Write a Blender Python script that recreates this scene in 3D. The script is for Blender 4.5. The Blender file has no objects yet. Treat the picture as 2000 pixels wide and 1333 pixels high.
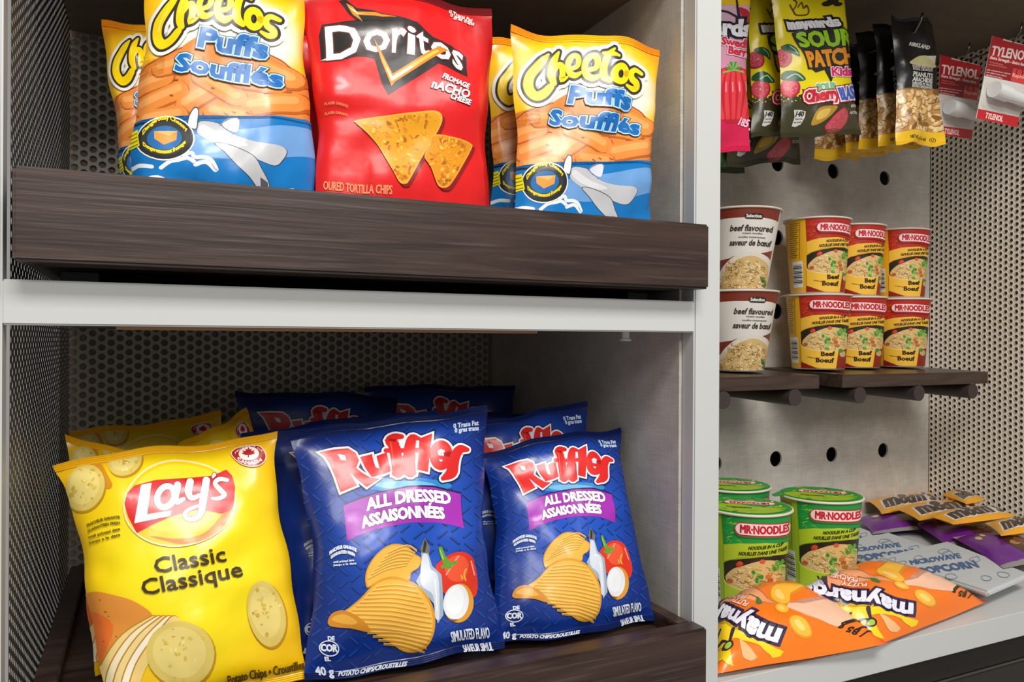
import bpy, bmesh, math, random
import numpy as np
from mathutils import Vector, Matrix
from mathutils.geometry import tessellate_polygon

scene = bpy.context.scene
COL = scene.collection

# ------------------------------------------------------------------ camera
# two vanishing points measured in the photograph (2000x1333 frame) give the camera
FW, FH = 2000.0, 1333.0
VD, VX, PC = np.array([285., 661.]), np.array([4190., 681.]), np.array([1000., 666.5])
FPX = math.sqrt(-float((VD - PC) @ (VX - PC)))
def camvec(px, py): return np.array([px - PC[0], PC[1] - py, FPX])
_D = camvec(*VD); _D /= np.linalg.norm(_D)
_X = camvec(*VX); _X -= _D * (_X @ _D); _X /= np.linalg.norm(_X)
_U = np.cross(_D, _X)
if _U[1] < 0: _U = -_U
RW = np.stack([_X, _D, _U])          # world x = along the shelves, y = depth, z = up; camera at origin
cam_data = bpy.data.cameras.new('camera')
cam_data.sensor_width = 36.0
cam_data.lens = FPX / FW * 36.0
cam_data.clip_start = 0.02
cam = bpy.data.objects.new('camera', cam_data)
COL.objects.link(cam)
r_, u_, f_ = RW @ np.array([1., 0, 0]), RW @ np.array([0, 1., 0]), RW @ np.array([0, 0, 1.])
cam.matrix_world = Matrix(((r_[0], u_[0], -f_[0], 0), (r_[1], u_[1], -f_[1], 0), (r_[2], u_[2], -f_[2], 0), (0, 0, 0, 1)))
scene.camera = cam

def ray(px, py): return RW @ camvec(px, py)
def atY(px, py, Y): r = ray(px, py); return r * (Y / r[1])
def atZ(px, py, Z): r = ray(px, py); return r * (Z / r[2])

# ------------------------------------------------------------------ world, lights, exposure
world = bpy.data.worlds.new('world'); scene.world = world
world.use_nodes = True
wb = world.node_tree.nodes['Background']
wb.inputs[0].default_value = (1.0, 0.965, 0.92, 1); wb.inputs[1].default_value = 0.34
def area(name, loc, target, sx, sy, power, color=(1, 0.97, 0.93)):
    l = bpy.data.lights.new(name, 'AREA'); l.shape = 'RECTANGLE'; l.size = sx; l.size_y = sy; l.energy = power; l.color = color
    o = bpy.data.objects.new(name, l); COL.objects.link(o); o.location = loc
    d = Vector(target) - Vector(loc); o.rotation_euler = d.to_track_quat('-Z', 'Y').to_euler()
    return o
# ceiling panel lamps of the room in front of the shelves
area('ceiling_lamp_near', (0.25, -0.70, 1.50), (0.25, -0.30, 0.0), 1.2, 0.45, 50)
area('ceiling_lamp_far', (0.10, -2.2, 1.45), (0.30, 0.2, 0.0), 2.0, 0.6, 44)
vs = scene.view_settings
vs.view_transform = 'Standard'; vs.look = 'None'; vs.gamma = 1.0; vs.use_curve_mapping = False
vs.exposure = -0.18

# ------------------------------------------------------------------ helpers
def lin(c):
    return c / 12.92 if c <= 0.04045 else ((c + 0.055) / 1.055) ** 2.4
def hexc(h):
    return tuple(lin(int(h[i:i + 2], 16) / 255.0) for i in (0, 2, 4))
def mixc(a, b, t): return tuple(a[i] * (1 - t) + b[i] * t for i in range(3))
def smooth(e0, e1, x):
    t = min(1, max(0, (x - e0) / (e1 - e0))) if e1 != e0 else float(x > e0)
    return t * t * (3 - 2 * t)

def tag(o, label, cat, group=None, kind=None):
    if label: o['label'] = label
    if cat: o['category'] = cat
    if group: o['group'] = group
    if kind: o['kind'] = kind
    return o
def empty(name, loc, label=None, cat=None, group=None):
    o = bpy.data.objects.new(name, None); COL.objects.link(o); o.location = loc; o.empty_display_size = 0.02
    return tag(o, label, cat, group)
def link(name, me, parent=None):
    o = bpy.data.objects.new(name, me); COL.objects.link(o)
    if parent: o.parent = parent
    return o
def mesh_from(name, verts, faces, mat, parent=None, smooth_=False, off=(0, 0, 0)):
    me = bpy.data.meshes.new(name)
    off = np.array(off, float)
    me.from_pydata([tuple(np.array(v, float) - off) for v in verts], [], faces)
    me.materials.append(mat)
    if smooth_: me.polygons.foreach_set('use_smooth', [True] * len(me.polygons))
    me.update()
    return link(name, me, parent)

def new_mat(name, rough=0.5, spec=0.5, metal=0.0, col=(0.8, 0.8, 0.8)):
    m = bpy.data.materials.new(name); m.use_nodes = True
    b = m.node_tree.nodes['Principled BSDF']
    b.inputs['Base Color'].default_value = (*col, 1); b.inputs['Roughness'].default_value = rough
    b.inputs['Metallic'].default_value = metal; b.inputs['Specular IOR Level'].default_value = spec
    return m, m.node_tree, b
def N(nt, typ, **kw):
    n = nt.nodes.new(typ)
    for k, v in kw.items(): setattr(n, k, v)
    return n

def mat_print(name, rough, bump=0.0, scale=60.0, dist=0.002, coat=0.0):
    m, nt, b = new_mat(name, rough)
    a = N(nt, 'ShaderNodeVertexColor', layer_name='Col')
    nt.links.new(a.outputs['Color'], b.inputs['Base Color'])
    b.inputs['Coat Weight'].default_value = coat; b.inputs['Coat Roughness'].default_value = 0.08
    if bump:
        tc = N(nt, 'ShaderNodeTexCoord'); nz = N(nt, 'ShaderNodeTexNoise')
        nz.inputs['Scale'].default_value = scale; nz.inputs['Detail'].default_value = 3.0; nz.inputs['Roughness'].default_value = 0.55
        nt.links.new(tc.outputs['Object'], nz.inputs['Vector'])
        bp = N(nt, 'ShaderNodeBump'); bp.inputs['Strength'].default_value = bump; bp.inputs['Distance'].default_value = dist
        nt.links.new(nz.outputs['Fac'], bp.inputs['Height']); nt.links.new(bp.outputs['Normal'], b.inputs['Normal'])
        nt.links.new(bp.outputs['Normal'], b.inputs['Coat Normal'])
    return m
FILM = mat_print('packaging_film', 0.30, 0.32, 20.0, 0.004, 0.10)
PAPER = mat_print('printed_paper_cup', 0.38, 0.0)
CARD = mat_print('printed_card', 0.42, 0.0)

def mat_plain(name, hexcol, rough=0.5, metal=0.0, spec=0.5):
    return new_mat(name, rough, spec, metal, hexc(hexcol))[0]

def mat_wood(name, c1, c2, c3, rough=0.42, light=0.35):
    m, nt, b = new_mat(name, rough)
    tc = N(nt, 'ShaderNodeTexCoord'); mp = N(nt, 'ShaderNodeMapping'); mp.inputs['Scale'].default_value = (1.6, 14, 22)
    nt.links.new(tc.outputs['Object'], mp.inputs['Vector'])
    w = N(nt, 'ShaderNodeTexNoise'); w.inputs['Scale'].default_value = 2.4; w.inputs['Detail'].default_value = 8; w.inputs['Distortion'].default_value = 1.6
    nt.links.new(mp.outputs[0], w.inputs['Vector'])
    mp2 = N(nt, 'ShaderNodeMapping'); mp2.inputs['Scale'].default_value = (5, 40, 150)
    nt.links.new(tc.outputs['Object'], mp2.inputs['Vector'])
    g = N(nt, 'ShaderNodeTexNoise'); g.inputs['Scale'].default_value = 2.0; g.inputs['Detail'].default_value = 4
    nt.links.new(mp2.outputs[0], g.inputs['Vector'])
    r1 = N(nt, 'ShaderNodeValToRGB'); r1.color_ramp.elements[0].position = 0.35; r1.color_ramp.elements[1].position = 0.68
    r1.color_ramp.elements[0].color = (*hexc(c1), 1); r1.color_ramp.elements[1].color = (*hexc(c2), 1)
    nt.links.new(w.outputs['Fac'], r1.inputs[0])
    r2 = N(nt, 'ShaderNodeValToRGB'); r2.color_ramp.elements[0].position = 0.56; r2.color_ramp.elements[1].position = 0.78
    r2.color_ramp.elements[0].color = (0, 0, 0, 1); r2.color_ramp.elements[1].color = (light, light, light, 1)
    nt.links.new(g.outputs['Fac'], r2.inputs[0])
    mx = N(nt, 'ShaderNodeMix', data_type='RGBA')
    nt.links.new(r2.outputs[0], mx.inputs[0]); nt.links.new(r1.outputs[0], mx.inputs[6]); mx.inputs[7].default_value = (*hexc(c3), 1)
    nt.links.new(mx.outputs[2], b.inputs['Base Color'])
    bp = N(nt, 'ShaderNodeBump'); bp.inputs['Strength'].default_value = 0.25; bp.inputs['Distance'].default_value = 0.001
    nt.links.new(g.outputs['Fac'], bp.inputs['Height']); nt.links.new(bp.outputs[0], b.inputs['Normal'])
    return m
WOOD = mat_wood('dark_stained_oak', '2b1c17', '44322b', '8d7f7a', 0.36, 0.2)
SHELFWOOD = mat_wood('dark_walnut_laminate', '33261f', '4a3a31', '6a574b', 0.33, 0.3)

def mat_linen(name, hexcol, rough=0.55):
    m, nt, b = new_mat(name, rough)
    tc = N(nt, 'ShaderNodeTexCoord')
    outs = []
    for sc in ((30, 40, 900), (30, 900, 40), (900, 30, 40)):
        mp = N(nt, 'ShaderNodeMapping'); mp.inputs['Scale'].default_value = sc
        nt.links.new(tc.outputs['Object'], mp.inputs['Vector'])
        nz = N(nt, 'ShaderNodeTexNoise'); nz.inputs['Scale'].default_value = 1.0; nz.inputs['Detail'].default_value = 2
        nt.links.new(mp.outputs[0], nz.inputs['Vector']); outs.append(nz.outputs['Fac'])
    a = N(nt, 'ShaderNodeMath', operation='ADD'); nt.links.new(outs[0], a.inputs[0]); nt.links.new(outs[1], a.inputs[1])
    a2 = N(nt, 'ShaderNodeMath', operation='ADD'); nt.links.new(a.outputs[0], a2.inputs[0]); nt.links.new(outs[2], a2.inputs[1])
    rp = N(nt, 'ShaderNodeMapRange'); rp.inputs[1].default_value = 1.1; rp.inputs[2].default_value = 1.9; rp.inputs[3].default_value = 0.80; rp.inputs[4].default_value = 1.12
    nt.links.new(a2.outputs[0], rp.inputs[0])
    mx = N(nt, 'ShaderNodeMix', data_type='RGBA', blend_type='MULTIPLY'); mx.inputs[0].default_value = 1.0
    mx.inputs[6].default_value = (*hexc(hexcol), 1); nt.links.new(rp.outputs[0], mx.inputs[7])
    nt.links.new(mx.outputs[2], b.inputs['Base Color'])
    return m
WHITE = mat_plain('white_lacquer', 'c3c5c3', 0.38)
LINEN = mat_linen('linen_laminate', 'c0bbb2')
STEEL_D = mat_plain('grey_perforated_steel', 'aeaaa3', 0.42, 0.1)
STEEL_L = mat_plain('pale_perforated_steel', 'e4dccf', 0.42, 0.0)
DARK = mat_plain('dark_backing', '2a241f', 0.8)
BLACK = mat_plain('black_metal', '15151a', 0.4)
PEGM = mat_plain('dark_brown_peg', '3b3130', 0.5)
CHROME = mat_plain('hook_steel', '7a7672', 0.25, 1.0)
COPPER = mat_plain('wood_edge_strip', 'b98a63', 0.45)
CLEARPIN = mat_plain('clear_plastic', 'd8dcdc', 0.15)

def box_bm(bm, x0, x1, y0, y1, z0, z1, bevel=0.0):
    vs_ = [bm.verts.new(p) for p in ((x0, y0, z0), (x1, y0, z0), (x1, y1, z0), (x0, y1, z0), (x0, y0, z1), (x1, y0, z1), (x1, y1, z1), (x0, y1, z1))]
    fs = [bm.faces.new([vs_[i] for i in f]) for f in ((3, 2, 1, 0), (4, 5, 6, 7), (0, 1, 5, 4), (1, 2, 6, 5), (2, 3, 7, 6), (3, 0, 4, 7))]
    if bevel:
        es = {e for f in fs for e in f.edges}
        bmesh.ops.bevel(bm, geom=list(es), offset=bevel, segments=2, affect='EDGES')
def box(name, x0, x1, y0, y1, z0, z1, mat, bevel=0.0, parent=None, origin=None):
    bm = bmesh.new(); box_bm(bm, x0, x1, y0, y1, z0, z1, bevel)
    if origin is not None: bmesh.ops.translate(bm, verts=bm.verts, vec=-Vector(origin))
    me = bpy.data.meshes.new(name); bm.to_mesh(me); bm.free(); me.materials.append(mat)
    return link(name, me, parent)
def struct(o): o['kind'] = 'structure'; return o

def tube_mesh(pts, r, seg=10, close=True):
    pts = [np.array(p, float) for p in pts]; V = []; F = []
    for i, p in enumerate(pts):
        d = pts[min(i + 1, len(pts) - 1)] - pts[max(i - 1, 0)]; d /= np.linalg.norm(d)
        a = np.cross(d, [0, 0, 1.0])
        if np.linalg.norm(a) < 1e-3: a = np.cross(d, [1.0, 0, 0])
        a /= np.linalg.norm(a); b = np.cross(d, a)
        for k in range(seg):
            t = 2 * math.pi * k / seg; V.append(p + r * (math.cos(t) * a + math.sin(t) * b))
    for i in range(len(pts) - 1):
        for k in range(seg):
            k2 = (k + 1) % seg; F.append((i * seg + k, i * seg + k2, (i + 1) * seg + k2, (i + 1) * seg + k))
    if close:
        F.append(tuple(range(seg))[::-1]); F.append(tuple((len(pts) - 1) * seg + k for k in range(seg)))
    return V, F

# ------------------------------------------------------------------ perforated sheet (real holes, hexagonal pitch)
def perforated(name, o, ax, ay, w, h, pitch, rad, mat, thick=0.0012, seg=12):
    """o: corner, ax/ay unit vectors of the sheet, w/h its size; staggered holes."""
    o, ax, ay = np.array(o, float), np.array(ax, float), np.array(ay, float)
    nrm = np.cross(ax, ay)
    cx, cy = pitch * math.sqrt(3) / 2, pitch
    ncx, ncy = int(w / cx), int(h / cy)
    ang = np.array([2 * math.pi * (k + 0.5) / seg for k in range(seg)]); c, s_ = np.cos(ang), np.sin(ang)
    m = 1.0 / np.maximum(np.abs(c) / (cx / 2), np.abs(s_) / (cy / 2)); ox, oy = m * c, m * s_
    for sx in (-1, 1):                     # outer points nearest to the cell corners sit on them
        for sy in (-1, 1):
            k = int(np.argmin(np.abs((ang - math.atan2(sy * cy, sx * cx) + math.pi) % (2 * math.pi) - math.pi))); ox[k], oy[k] = sx * cx / 2, sy * cy / 2
    lx = np.concatenate([rad * c, ox, rad * c]); ly = np.concatenate([rad * s_, oy, rad * s_]); lz = np.concatenate([np.zeros(2 * seg), np.full(seg, -thick)])
    I, J = np.meshgrid(np.arange(ncx), np.arange(ncy), indexing='ij'); I, J = I.ravel(), J.ravel()
    gx = (I + 0.5) * cx; gy = (J + 0.5) * cy + 0.5 * cy * (I % 2)
    V = (o + (gx[:, None] + lx)[..., None] * ax + (gy[:, None] + ly)[..., None] * ay + np.broadcast_to(lz, (len(gx), 3 * seg))[..., None] * nrm).reshape(-1, 3)
    k = np.arange(seg); k2 = (k + 1) % seg
    q = np.stack([k, seg + k, seg + k2, k2], 1)
    if thick: q = np.concatenate([q, np.stack([k2, 2 * seg + k2, 2 * seg + k, k], 1)])
    F = (q[None] + (np.arange(len(gx)) * 3 * seg)[:, None, None]).reshape(-1, 4).tolist(); V = V.tolist()
    me = bpy.data.meshes.new(name); me.from_pydata(V, [], F); me.materials.append(mat); me.update()
    return link(name, me)
# ------------------------------------------------------------------ 2D artwork engine
# artwork is drawn on the flat blank of a pack, cut along the pack's grid and laid onto its surface
_tcache = {}
def text_geo(s, bold=False):
    if s in _tcache: return _tcache[s]
    cu = bpy.data.curves.new('lettering', 'FONT'); cu.body = s; cu.size = 1.0; cu.resolution_u = 2
    ob = bpy.data.objects.new('lettering', cu)
    COL.objects.link(ob); dg = bpy.context.evaluated_depsgraph_get(); dg.update()
    me = bpy.data.meshes.new_from_object(ob.evaluated_get(dg))
    v = np.array([tuple(x.co)[:2] for x in me.vertices]).reshape(-1, 2)
    me.calc_loop_triangles()
    t = [tuple(x.vertices) for x in me.loop_triangles]
    # welded boundary edges give the outline
    key = {}; wid = []
    for p in v:
        k = (round(p[0], 5), round(p[1], 5)); wid.append(key.setdefault(k, len(key)))
    cnt = {}
    for tr in t:
        for a, b in ((0, 1), (1, 2), (2, 0)):
            e = tuple(sorted((wid[tr[a]], wid[tr[b]]))); cnt[e] = cnt.get(e, 0) + 1
    inv = {}
    for i, w in enumerate(wid): inv.setdefault(w, i)
    edges = [(inv[a], inv[b]) for (a, b), n in cnt.items() if n == 1]
    bpy.data.objects.remove(ob); bpy.data.curves.remove(cu); bpy.data.meshes.remove(me)
    r = (v, t, edges); _tcache[s] = r
    return r

def catmull(pts, n=5, closed=False):
    P = [np.array(p, float) for p in pts]; L = len(P); out = []
    rng = range(L if closed else L - 1)
    for i in rng:
        p0 = P[(i - 1) % L] if closed or i > 0 else P[0]; p1 = P[i]; p2 = P[(i + 1) % L]
        p3 = P[(i + 2) % L] if closed or i + 2 < L else P[L - 1]
        for k in range(n):
            t = k / n
            out.append(0.5 * ((2 * p1) + (-p0 + p2) * t + (2 * p0 - 5 * p1 + 4 * p2 - p3) * t * t + (-p0 + 3 * p1 - 3 * p2 + p3) * t ** 3))
    if not closed: out.append(P[-1])
    return out

def split_lines(T, S, L, co):
    """split triangles T (n,3,2) along every integer value of T @ co"""
    e = 1e-6; outT, outS, outL = [], [], []
    while len(T):
        s = T @ co; a = np.floor(s.min(1) + e) + 1; b = np.ceil(s.max(1) - e) - 1; k = a <= b
        outT.append(T[~k]); outS.append(S[~k]); outL.append(L[~k]); T, S, L, s = T[k], S[k], L[k], s[k]
        if not len(T): break
        line = np.floor((a[k] + b[k]) / 2); d = s - line[:, None]; d[np.abs(d) < e] = 0; sg = np.sign(d)
        zero = (sg == 0).any(1)
        lone = np.where(zero, np.argmax(sg == 0, 1), np.argmax(sg == -np.sign(sg.sum(1))[:, None], 1))
        idx = (lone[:, None] + np.arange(3)) % 3; r = np.arange(len(T))[:, None]; T, d = T[r, idx], d[r, idx]
        A, B, C = T[:, 0], T[:, 1], T[:, 2]; da, db, dc = d[:, 0:1], d[:, 1:2], d[:, 2:3]
        z = zero; m = B[z] + (C[z] - B[z]) * (db[z] / (db[z] - dc[z]))
        n = ~z; p = A[n] + (B[n] - A[n]) * (da[n] / (da[n] - db[n])); q = A[n] + (C[n] - A[n]) * (da[n] / (da[n] - dc[n]))
        T = np.concatenate([np.stack(x, 1) for x in ((A[z], B[z], m), (A[z], m, C[z]), (A[n], p, q), (p, B[n], C[n]), (p, C[n], q))])
        S = np.concatenate([S[z], S[z], S[n], S[n], S[n]]); L = np.concatenate([L[z], L[z], L[n], L[n], L[n]])
    return np.concatenate(outT), np.concatenate(outS), np.concatenate(outL)

class Art:
    def __init__(self, tomap, nu=28, nv=36, lo=(0, 0), hi=(1, 1), diag=True):
        self.diag = diag and tuple(lo) == (0, 0) and tuple(hi) == (1, 1) and nu > 6
        self.tomap, self.nu, self.nv, self.lo, self.hi = tomap, nu, nv, lo, hi
        self.V, self.F, self.I = [], [], []       # px-space vertices (x, y, layer), faces, shape index
        self.shapes = []; self.layer = 0; self.cyc = None; self.cut = None; self.part = 'printed_picture'
        self.zoom(0, 0, 1)
    def zoom(self, x0, y0, s): self.zx, self.zy, self.zs = x0, y0, float(s); return self
    def P(self, p): return (self.zx + p[0] / self.zs, self.zy + p[1] / self.zs)
    def _start(self, col, fn=None):
        if self.cyc:                      # many small marks share a few layers
            b, n, k = self.cyc; self.layer = b + 1 + k % n; self.cyc[2] += 1
        else: self.layer += 1
        self.shapes.append((hexc(col) if isinstance(col, str) else col, fn, self.part)); return len(self.shapes) - 1
    def _tri(self, pts, tris, si):
        b = len(self.V)
        self.V += [(p[0], p[1], self.layer) for p in pts]
        self.F += [tuple(b + i for i in t) for t in tris]; self.I += [si] * len(tris)
    def band(self, n): self.cyc = [self.layer, n, 0]
    def end(self): self.layer = self.cyc[0] + self.cyc[1]; self.cyc = None
    def poly(self, pts, col, sm=False, fn=None):
        si = self._start(col, fn)
        if sm: pts = [tuple(p) for p in catmull(pts, 4, True)]
        q = [self.P(p) for p in pts]
        self._tri(q, tessellate_polygon([[Vector((a, b, 0)) for a, b in q]]), si)
    def ell(self, c, rx, ry, col, rot=0.0, n=28, fn=None):
        cr, sr = math.cos(rot), math.sin(rot)
        self.poly([(c[0] + rx * math.cos(t) * cr - ry * math.sin(t) * sr, c[1] + rx * math.cos(t) * sr + ry * math.sin(t) * cr)
                   for t in (2 * math.pi * k / n for k in range(n))], col, fn=fn)
    def _ribbon(self, pts, si, closed=False):
        """continuous band along pts (x, y, w): neighbouring quads share their edges, so nothing overlaps"""
        q = [pts[0]]
        for p in pts[1:]:
            if math.hypot(p[0] - q[-1][0], p[1] - q[-1][1]) > 1e-5: q.append(p)
        if closed and len(q) > 2 and math.hypot(q[0][0] - q[-1][0], q[0][1] - q[-1][1]) < 1e-5: q.pop()
        n = len(q)
        if n < 2: return q
        P = np.array([p[:2] for p in q]); w = np.array([p[2] for p in q])[:, None] / 2
        d = np.roll(P, -1, 0) - P
        if not closed: d[-1] = d[-2]
        d /= np.linalg.norm(d, axis=1, keepdims=True); pd = np.roll(d, 1, 0)
        if not closed: pd[0] = d[0]
        t = d + pd; ln = np.linalg.norm(t, axis=1, keepdims=True); t = np.where(ln < 0.3, d, t / np.maximum(ln, 1e-9))
        nn = np.stack([-t[:, 1], t[:, 0]], 1); dn = np.stack([-d[:, 1], d[:, 0]], 1)
        m = np.minimum(1.0 / np.maximum((nn * dn).sum(1, keepdims=True), 0.2), 1.7)
        A, B = P + nn * w * m, P - nn * w * m
        k = range(n if closed else n - 1); pt = [tuple(x) for x in A] + [tuple(x) for x in B]
        tr = []
        for i in k: j = (i + 1) % n; tr += [(i, j, n + j), (i, n + j, n + i)]
        self._tri(pt, tr, si)
        return q
    def _stroke(self, pts, si, capn=10, closed=False):
        q = self._ribbon(pts, si, closed); L0 = self.layer
        if closed: return
        for i, (x, y, w) in enumerate((q[0], q[-1])):                # round ends, a hair higher
            self.layer = L0 + 0.25
            self._tri([(x + w / 2 * math.cos(2 * math.pi * k / capn), y + w / 2 * math.sin(2 * math.pi * k / capn)) for k in range(capn)], [(0, k, k + 1) for k in range(1, capn - 1)], si)
        self.layer = L0
    def strokes(self, lines, col, w=None, grow=0.0, sm=True, n=4, closed=False):
        """several strokes of one colour; points (x,y,w) or (x,y) with a common w, all in zoom units"""
        si = self._start(col)
        for ln in lines:
            q = [(p[0], p[1], (p[2] if len(p) > 2 else w) + grow) for p in ln]
            if sm and len(q) > 2: q = [tuple(p) for p in catmull(q, n, closed)]
            self._stroke([(*self.P(p), p[2] / self.zs) for p in q], si, closed=closed)
    def ring(self, c, rx, ry, w, col, rot=0.0, n=26):
        cr, sr = math.cos(rot), math.sin(rot)
        self.strokes([[(c[0] + rx * math.cos(t) * cr - ry * math.sin(t) * sr, c[1] + rx * math.cos(t) * sr + ry * math.sin(t) * cr) for t in (2 * math.pi * k / n for k in range(n + 1))]], col, w, sm=False)
    def _outline(self, q, e, w, si):
        adj = {}
        for a, b in e: adj.setdefault(a, []).append(b); adj.setdefault(b, []).append(a)
        left = set(adj)
        while left:
            s0 = left.pop(); lp = [s0]; prev, cur = None, s0
            while True:
                nx = [k for k in adj[cur] if k != prev and (k in left or k == s0)]
                if not nx or nx[0] == s0 and len(lp) < 3: break
                k = next((x for x in nx if x in left), None)
                if k is None: break
                lp.append(k); left.discard(k); prev, cur = cur, k
            if len(lp) > 2: self._ribbon([(*q[k], w) for k in lp], si, True)
    def _text_layers(self, mp, s, col, bold, outl):
        v, t, e = text_geo(s)
        q = [mp(p) for p in v]
        for oc, ow in outl:                     # outlines from the outside in
            si = self._start(oc); self._outline(q, e, (ow + bold) / self.zs, si)
            L0 = self.layer; self.layer = L0 + 0.3; self._tri(q, t, si); self.layer = L0
        si = self._start(col)
        if bold: self._outline(q, e, bold / self.zs, si)
        L0 = self.layer; self.layer = L0 + 0.3; self._tri(q, t, si); self.layer = L0
    def text(self, s, p0, p1, h, col, bold=0.0, outl=(), up=None, arch=0.0):
        """s along p0 -> p1 (zoom units) with cap height h; arch lifts the middle"""
        v, _, _ = text_geo(s)
        if not len(v): return
        x0, x1 = v[:, 0].min(), v[:, 0].max(); ch = 0.72
        P0, P1 = np.array(self.P(p0)), np.array(self.P(p1)); d = P1 - P0; L = np.linalg.norm(d)
        U = np.array([d[1], -d[0]]) / L * h / self.zs if up is None else np.array(up, float) / self.zs
        A = np.array([d[1], -d[0]]) / L * arch / self.zs
        def mp(p):
            tx = (p[0] - x0) / (x1 - x0)
            q = P0 + d * tx + U * (p[1] / ch) + A * (1 - (2 * tx - 1) ** 2)
            return (q[0], q[1])
        self._text_layers(mp, s, col, bold, outl)
    def glyph(self, s, quad, col, bold=0.0, outl=()):
        """one letter stretched to a TL,TR,BR,BL quad"""
        v, _, _ = text_geo(s)
        lo, hi = v.min(0), v.max(0); q = [np.array(self.P(p)) for p in quad]
        def mp(p):
            a, b = (p - lo) / (hi - lo)
            r = (q[3] * (1 - a) + q[2] * a) * (1 - b) + (q[0] * (1 - a) + q[1] * a) * b
            return (r[0], r[1])
        self._text_layers(mp, s, col, bold, outl)
    def build(self):
        """cut every shape along the grid; faces are wound counter-clockwise in (u, v); cached"""
        if self.cut: return self.cut
        VA = np.array(self.V, float); mu, mv = self.tomap(VA[:, 0], VA[:, 1]); lo, hi = self.lo, self.hi
        UV = np.stack([(mu - lo[0]) / (hi[0] - lo[0]) * self.nu, (mv - lo[1]) / (hi[1] - lo[1]) * self.nv], 1)
        F = np.array(self.F); T = UV[F]; S = np.array(self.I); Lr = VA[F[:, 0], 2]
        ar = (T[:, 1, 0] - T[:, 0, 0]) * (T[:, 2, 1] - T[:, 0, 1]) - (T[:, 1, 1] - T[:, 0, 1]) * (T[:, 2, 0] - T[:, 0, 0])
        T[ar < 0] = T[ar < 0][:, ::-1]; k = np.abs(ar) > 1e-9; T, S, Lr = T[k], S[k], Lr[k]
        k = (T[..., 0].max(1) > 0) & (T[..., 0].min(1) < self.nu) & (T[..., 1].max(1) > 0) & (T[..., 1].min(1) < self.nv); T, S, Lr = T[k], S[k], Lr[k]
        for co in ([1.0, 0.0], [0.0, 1.0]) + (([1.0, -1.0],) if self.diag else ()): T, S, Lr = split_lines(T, S, Lr, np.array(co))
        c = T.mean(1); k = (c[:, 0] > 0) & (c[:, 0] < self.nu) & (c[:, 1] > 0) & (c[:, 1] < self.nv); T, S, Lr = T[k], S[k], Lr[k]
        self.cut = []; tags = [x[2] for x in self.shapes]; cols = np.array([x[0] for x in self.shapes], np.float32); pt = np.array([tags[i] for i in S])
        for part in sorted(set(pt)):
            k = pt == part; P = T[k].reshape(-1, 2); L3 = np.repeat(Lr[k], 3)
            key = (np.round(P[:, 0] * 16384).astype(np.int64) << 40) + (np.round(P[:, 1] * 16384).astype(np.int64) << 16) + np.round(L3 * 20).astype(np.int64)
            _, first, inv = np.unique(key, return_index=True, return_inverse=True)
            W = np.stack([lo[0] + P[first, 0] / self.nu * (hi[0] - lo[0]), lo[1] + P[first, 1] / self.nv * (hi[1] - lo[1]), L3[first]], 1)
            tri = inv.reshape(-1, 3); ok = (tri[:, 0] != tri[:, 1]) & (tri[:, 1] != tri[:, 2]) & (tri[:, 0] != tri[:, 2]); tri = tri[ok]
            cc = np.ones((len(tri) * 3, 4), np.float32); cc[:, :3] = np.repeat(cols[S[k][ok]], 3, 0)
            me = bpy.data.meshes.new(part); n = len(tri)
            me.vertices.add(len(W)); me.vertices.foreach_set('co', W.astype(np.float32).ravel())
            me.loops.add(3 * n); me.loops.foreach_set('vertex_index', tri.astype(np.int32).ravel())
            me.polygons.add(n); me.polygons.foreach_set('loop_start', np.arange(0, 3 * n, 3, dtype=np.int32))
            me.update(calc_edges=True)
            me.color_attributes.new('Col', 'FLOAT_COLOR', 'CORNER').data.foreach_set('color', cc.ravel())
            me.polygons.foreach_set('use_smooth', np.ones(n, bool))
            self.cut.append((part, W, me))
        return self.cut
    def lay(self, parent, surf, mat, eps=0.00025, step=0.00002, parts=None):
        """surf(u, v) -> positions, normals (arrays)"""
        obs = []; step = min(step, 0.0016 / max(1, self.layer))
        for part, W, proto in self.build():
            if parts and part not in parts: continue
            pos, nor = surf(W[:, 0], W[:, 1])
            pos = pos + nor * (eps + step * W[:, 2])[:, None]
            me = proto.copy(); me.name = part
            me.vertices.foreach_set('co', pos.astype(np.float32).ravel()); me.materials.clear(); me.materials.append(mat); me.update()
            me.normals_split_custom_set_from_vertices(nor.tolist())
            obs.append(link(part, me, parent))
        return obs

def homog(quad):
    """px -> (u, v) for a TL,TR,BR,BL quad"""
    src = quad; dst = [(0, 1), (1, 1), (1, 0), (0, 0)]
    A = []; B = []
    for (x, y), (u, v) in zip(src, dst):
        A.append([x, y, 1, 0, 0, 0, -u * x, -u * y]); B.append(u)
        A.append([0, 0, 0, x, y, 1, -v * x, -v * y]); B.append(v)
    h = np.linalg.solve(np.array(A, float), np.array(B, float))
    def mp(x, y):
        w = h[6] * x + h[7] * y + 1
        return ((h[0] * x + h[1] * y + h[2]) / w, (h[3] * x + h[4] * y + h[5]) / w)
    return mp

# ------------------------------------------------------------------ pillow bag
def fgrid_noise(rng, nu, nv, cells):
    g = rng.normal(size=(cells[1] + 2, cells[0] + 2))
    u = np.linspace(0, cells[0], nu + 1); v = np.linspace(0, cells[1], nv + 1)
    U, Vv = np.meshgrid(u, v); i = np.minimum(U.astype(int), cells[0]); j = np.minimum(Vv.astype(int), cells[1])
    a = U - i; b = Vv - j; a = a * a * (3 - 2 * a); b = b * b * (3 - 2 * b)
    return g[j, i] * (1 - a) * (1 - b) + g[j, i + 1] * a * (1 - b) + g[j + 1, i] * (1 - a) * b + g[j + 1, i + 1] * a * b

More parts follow.
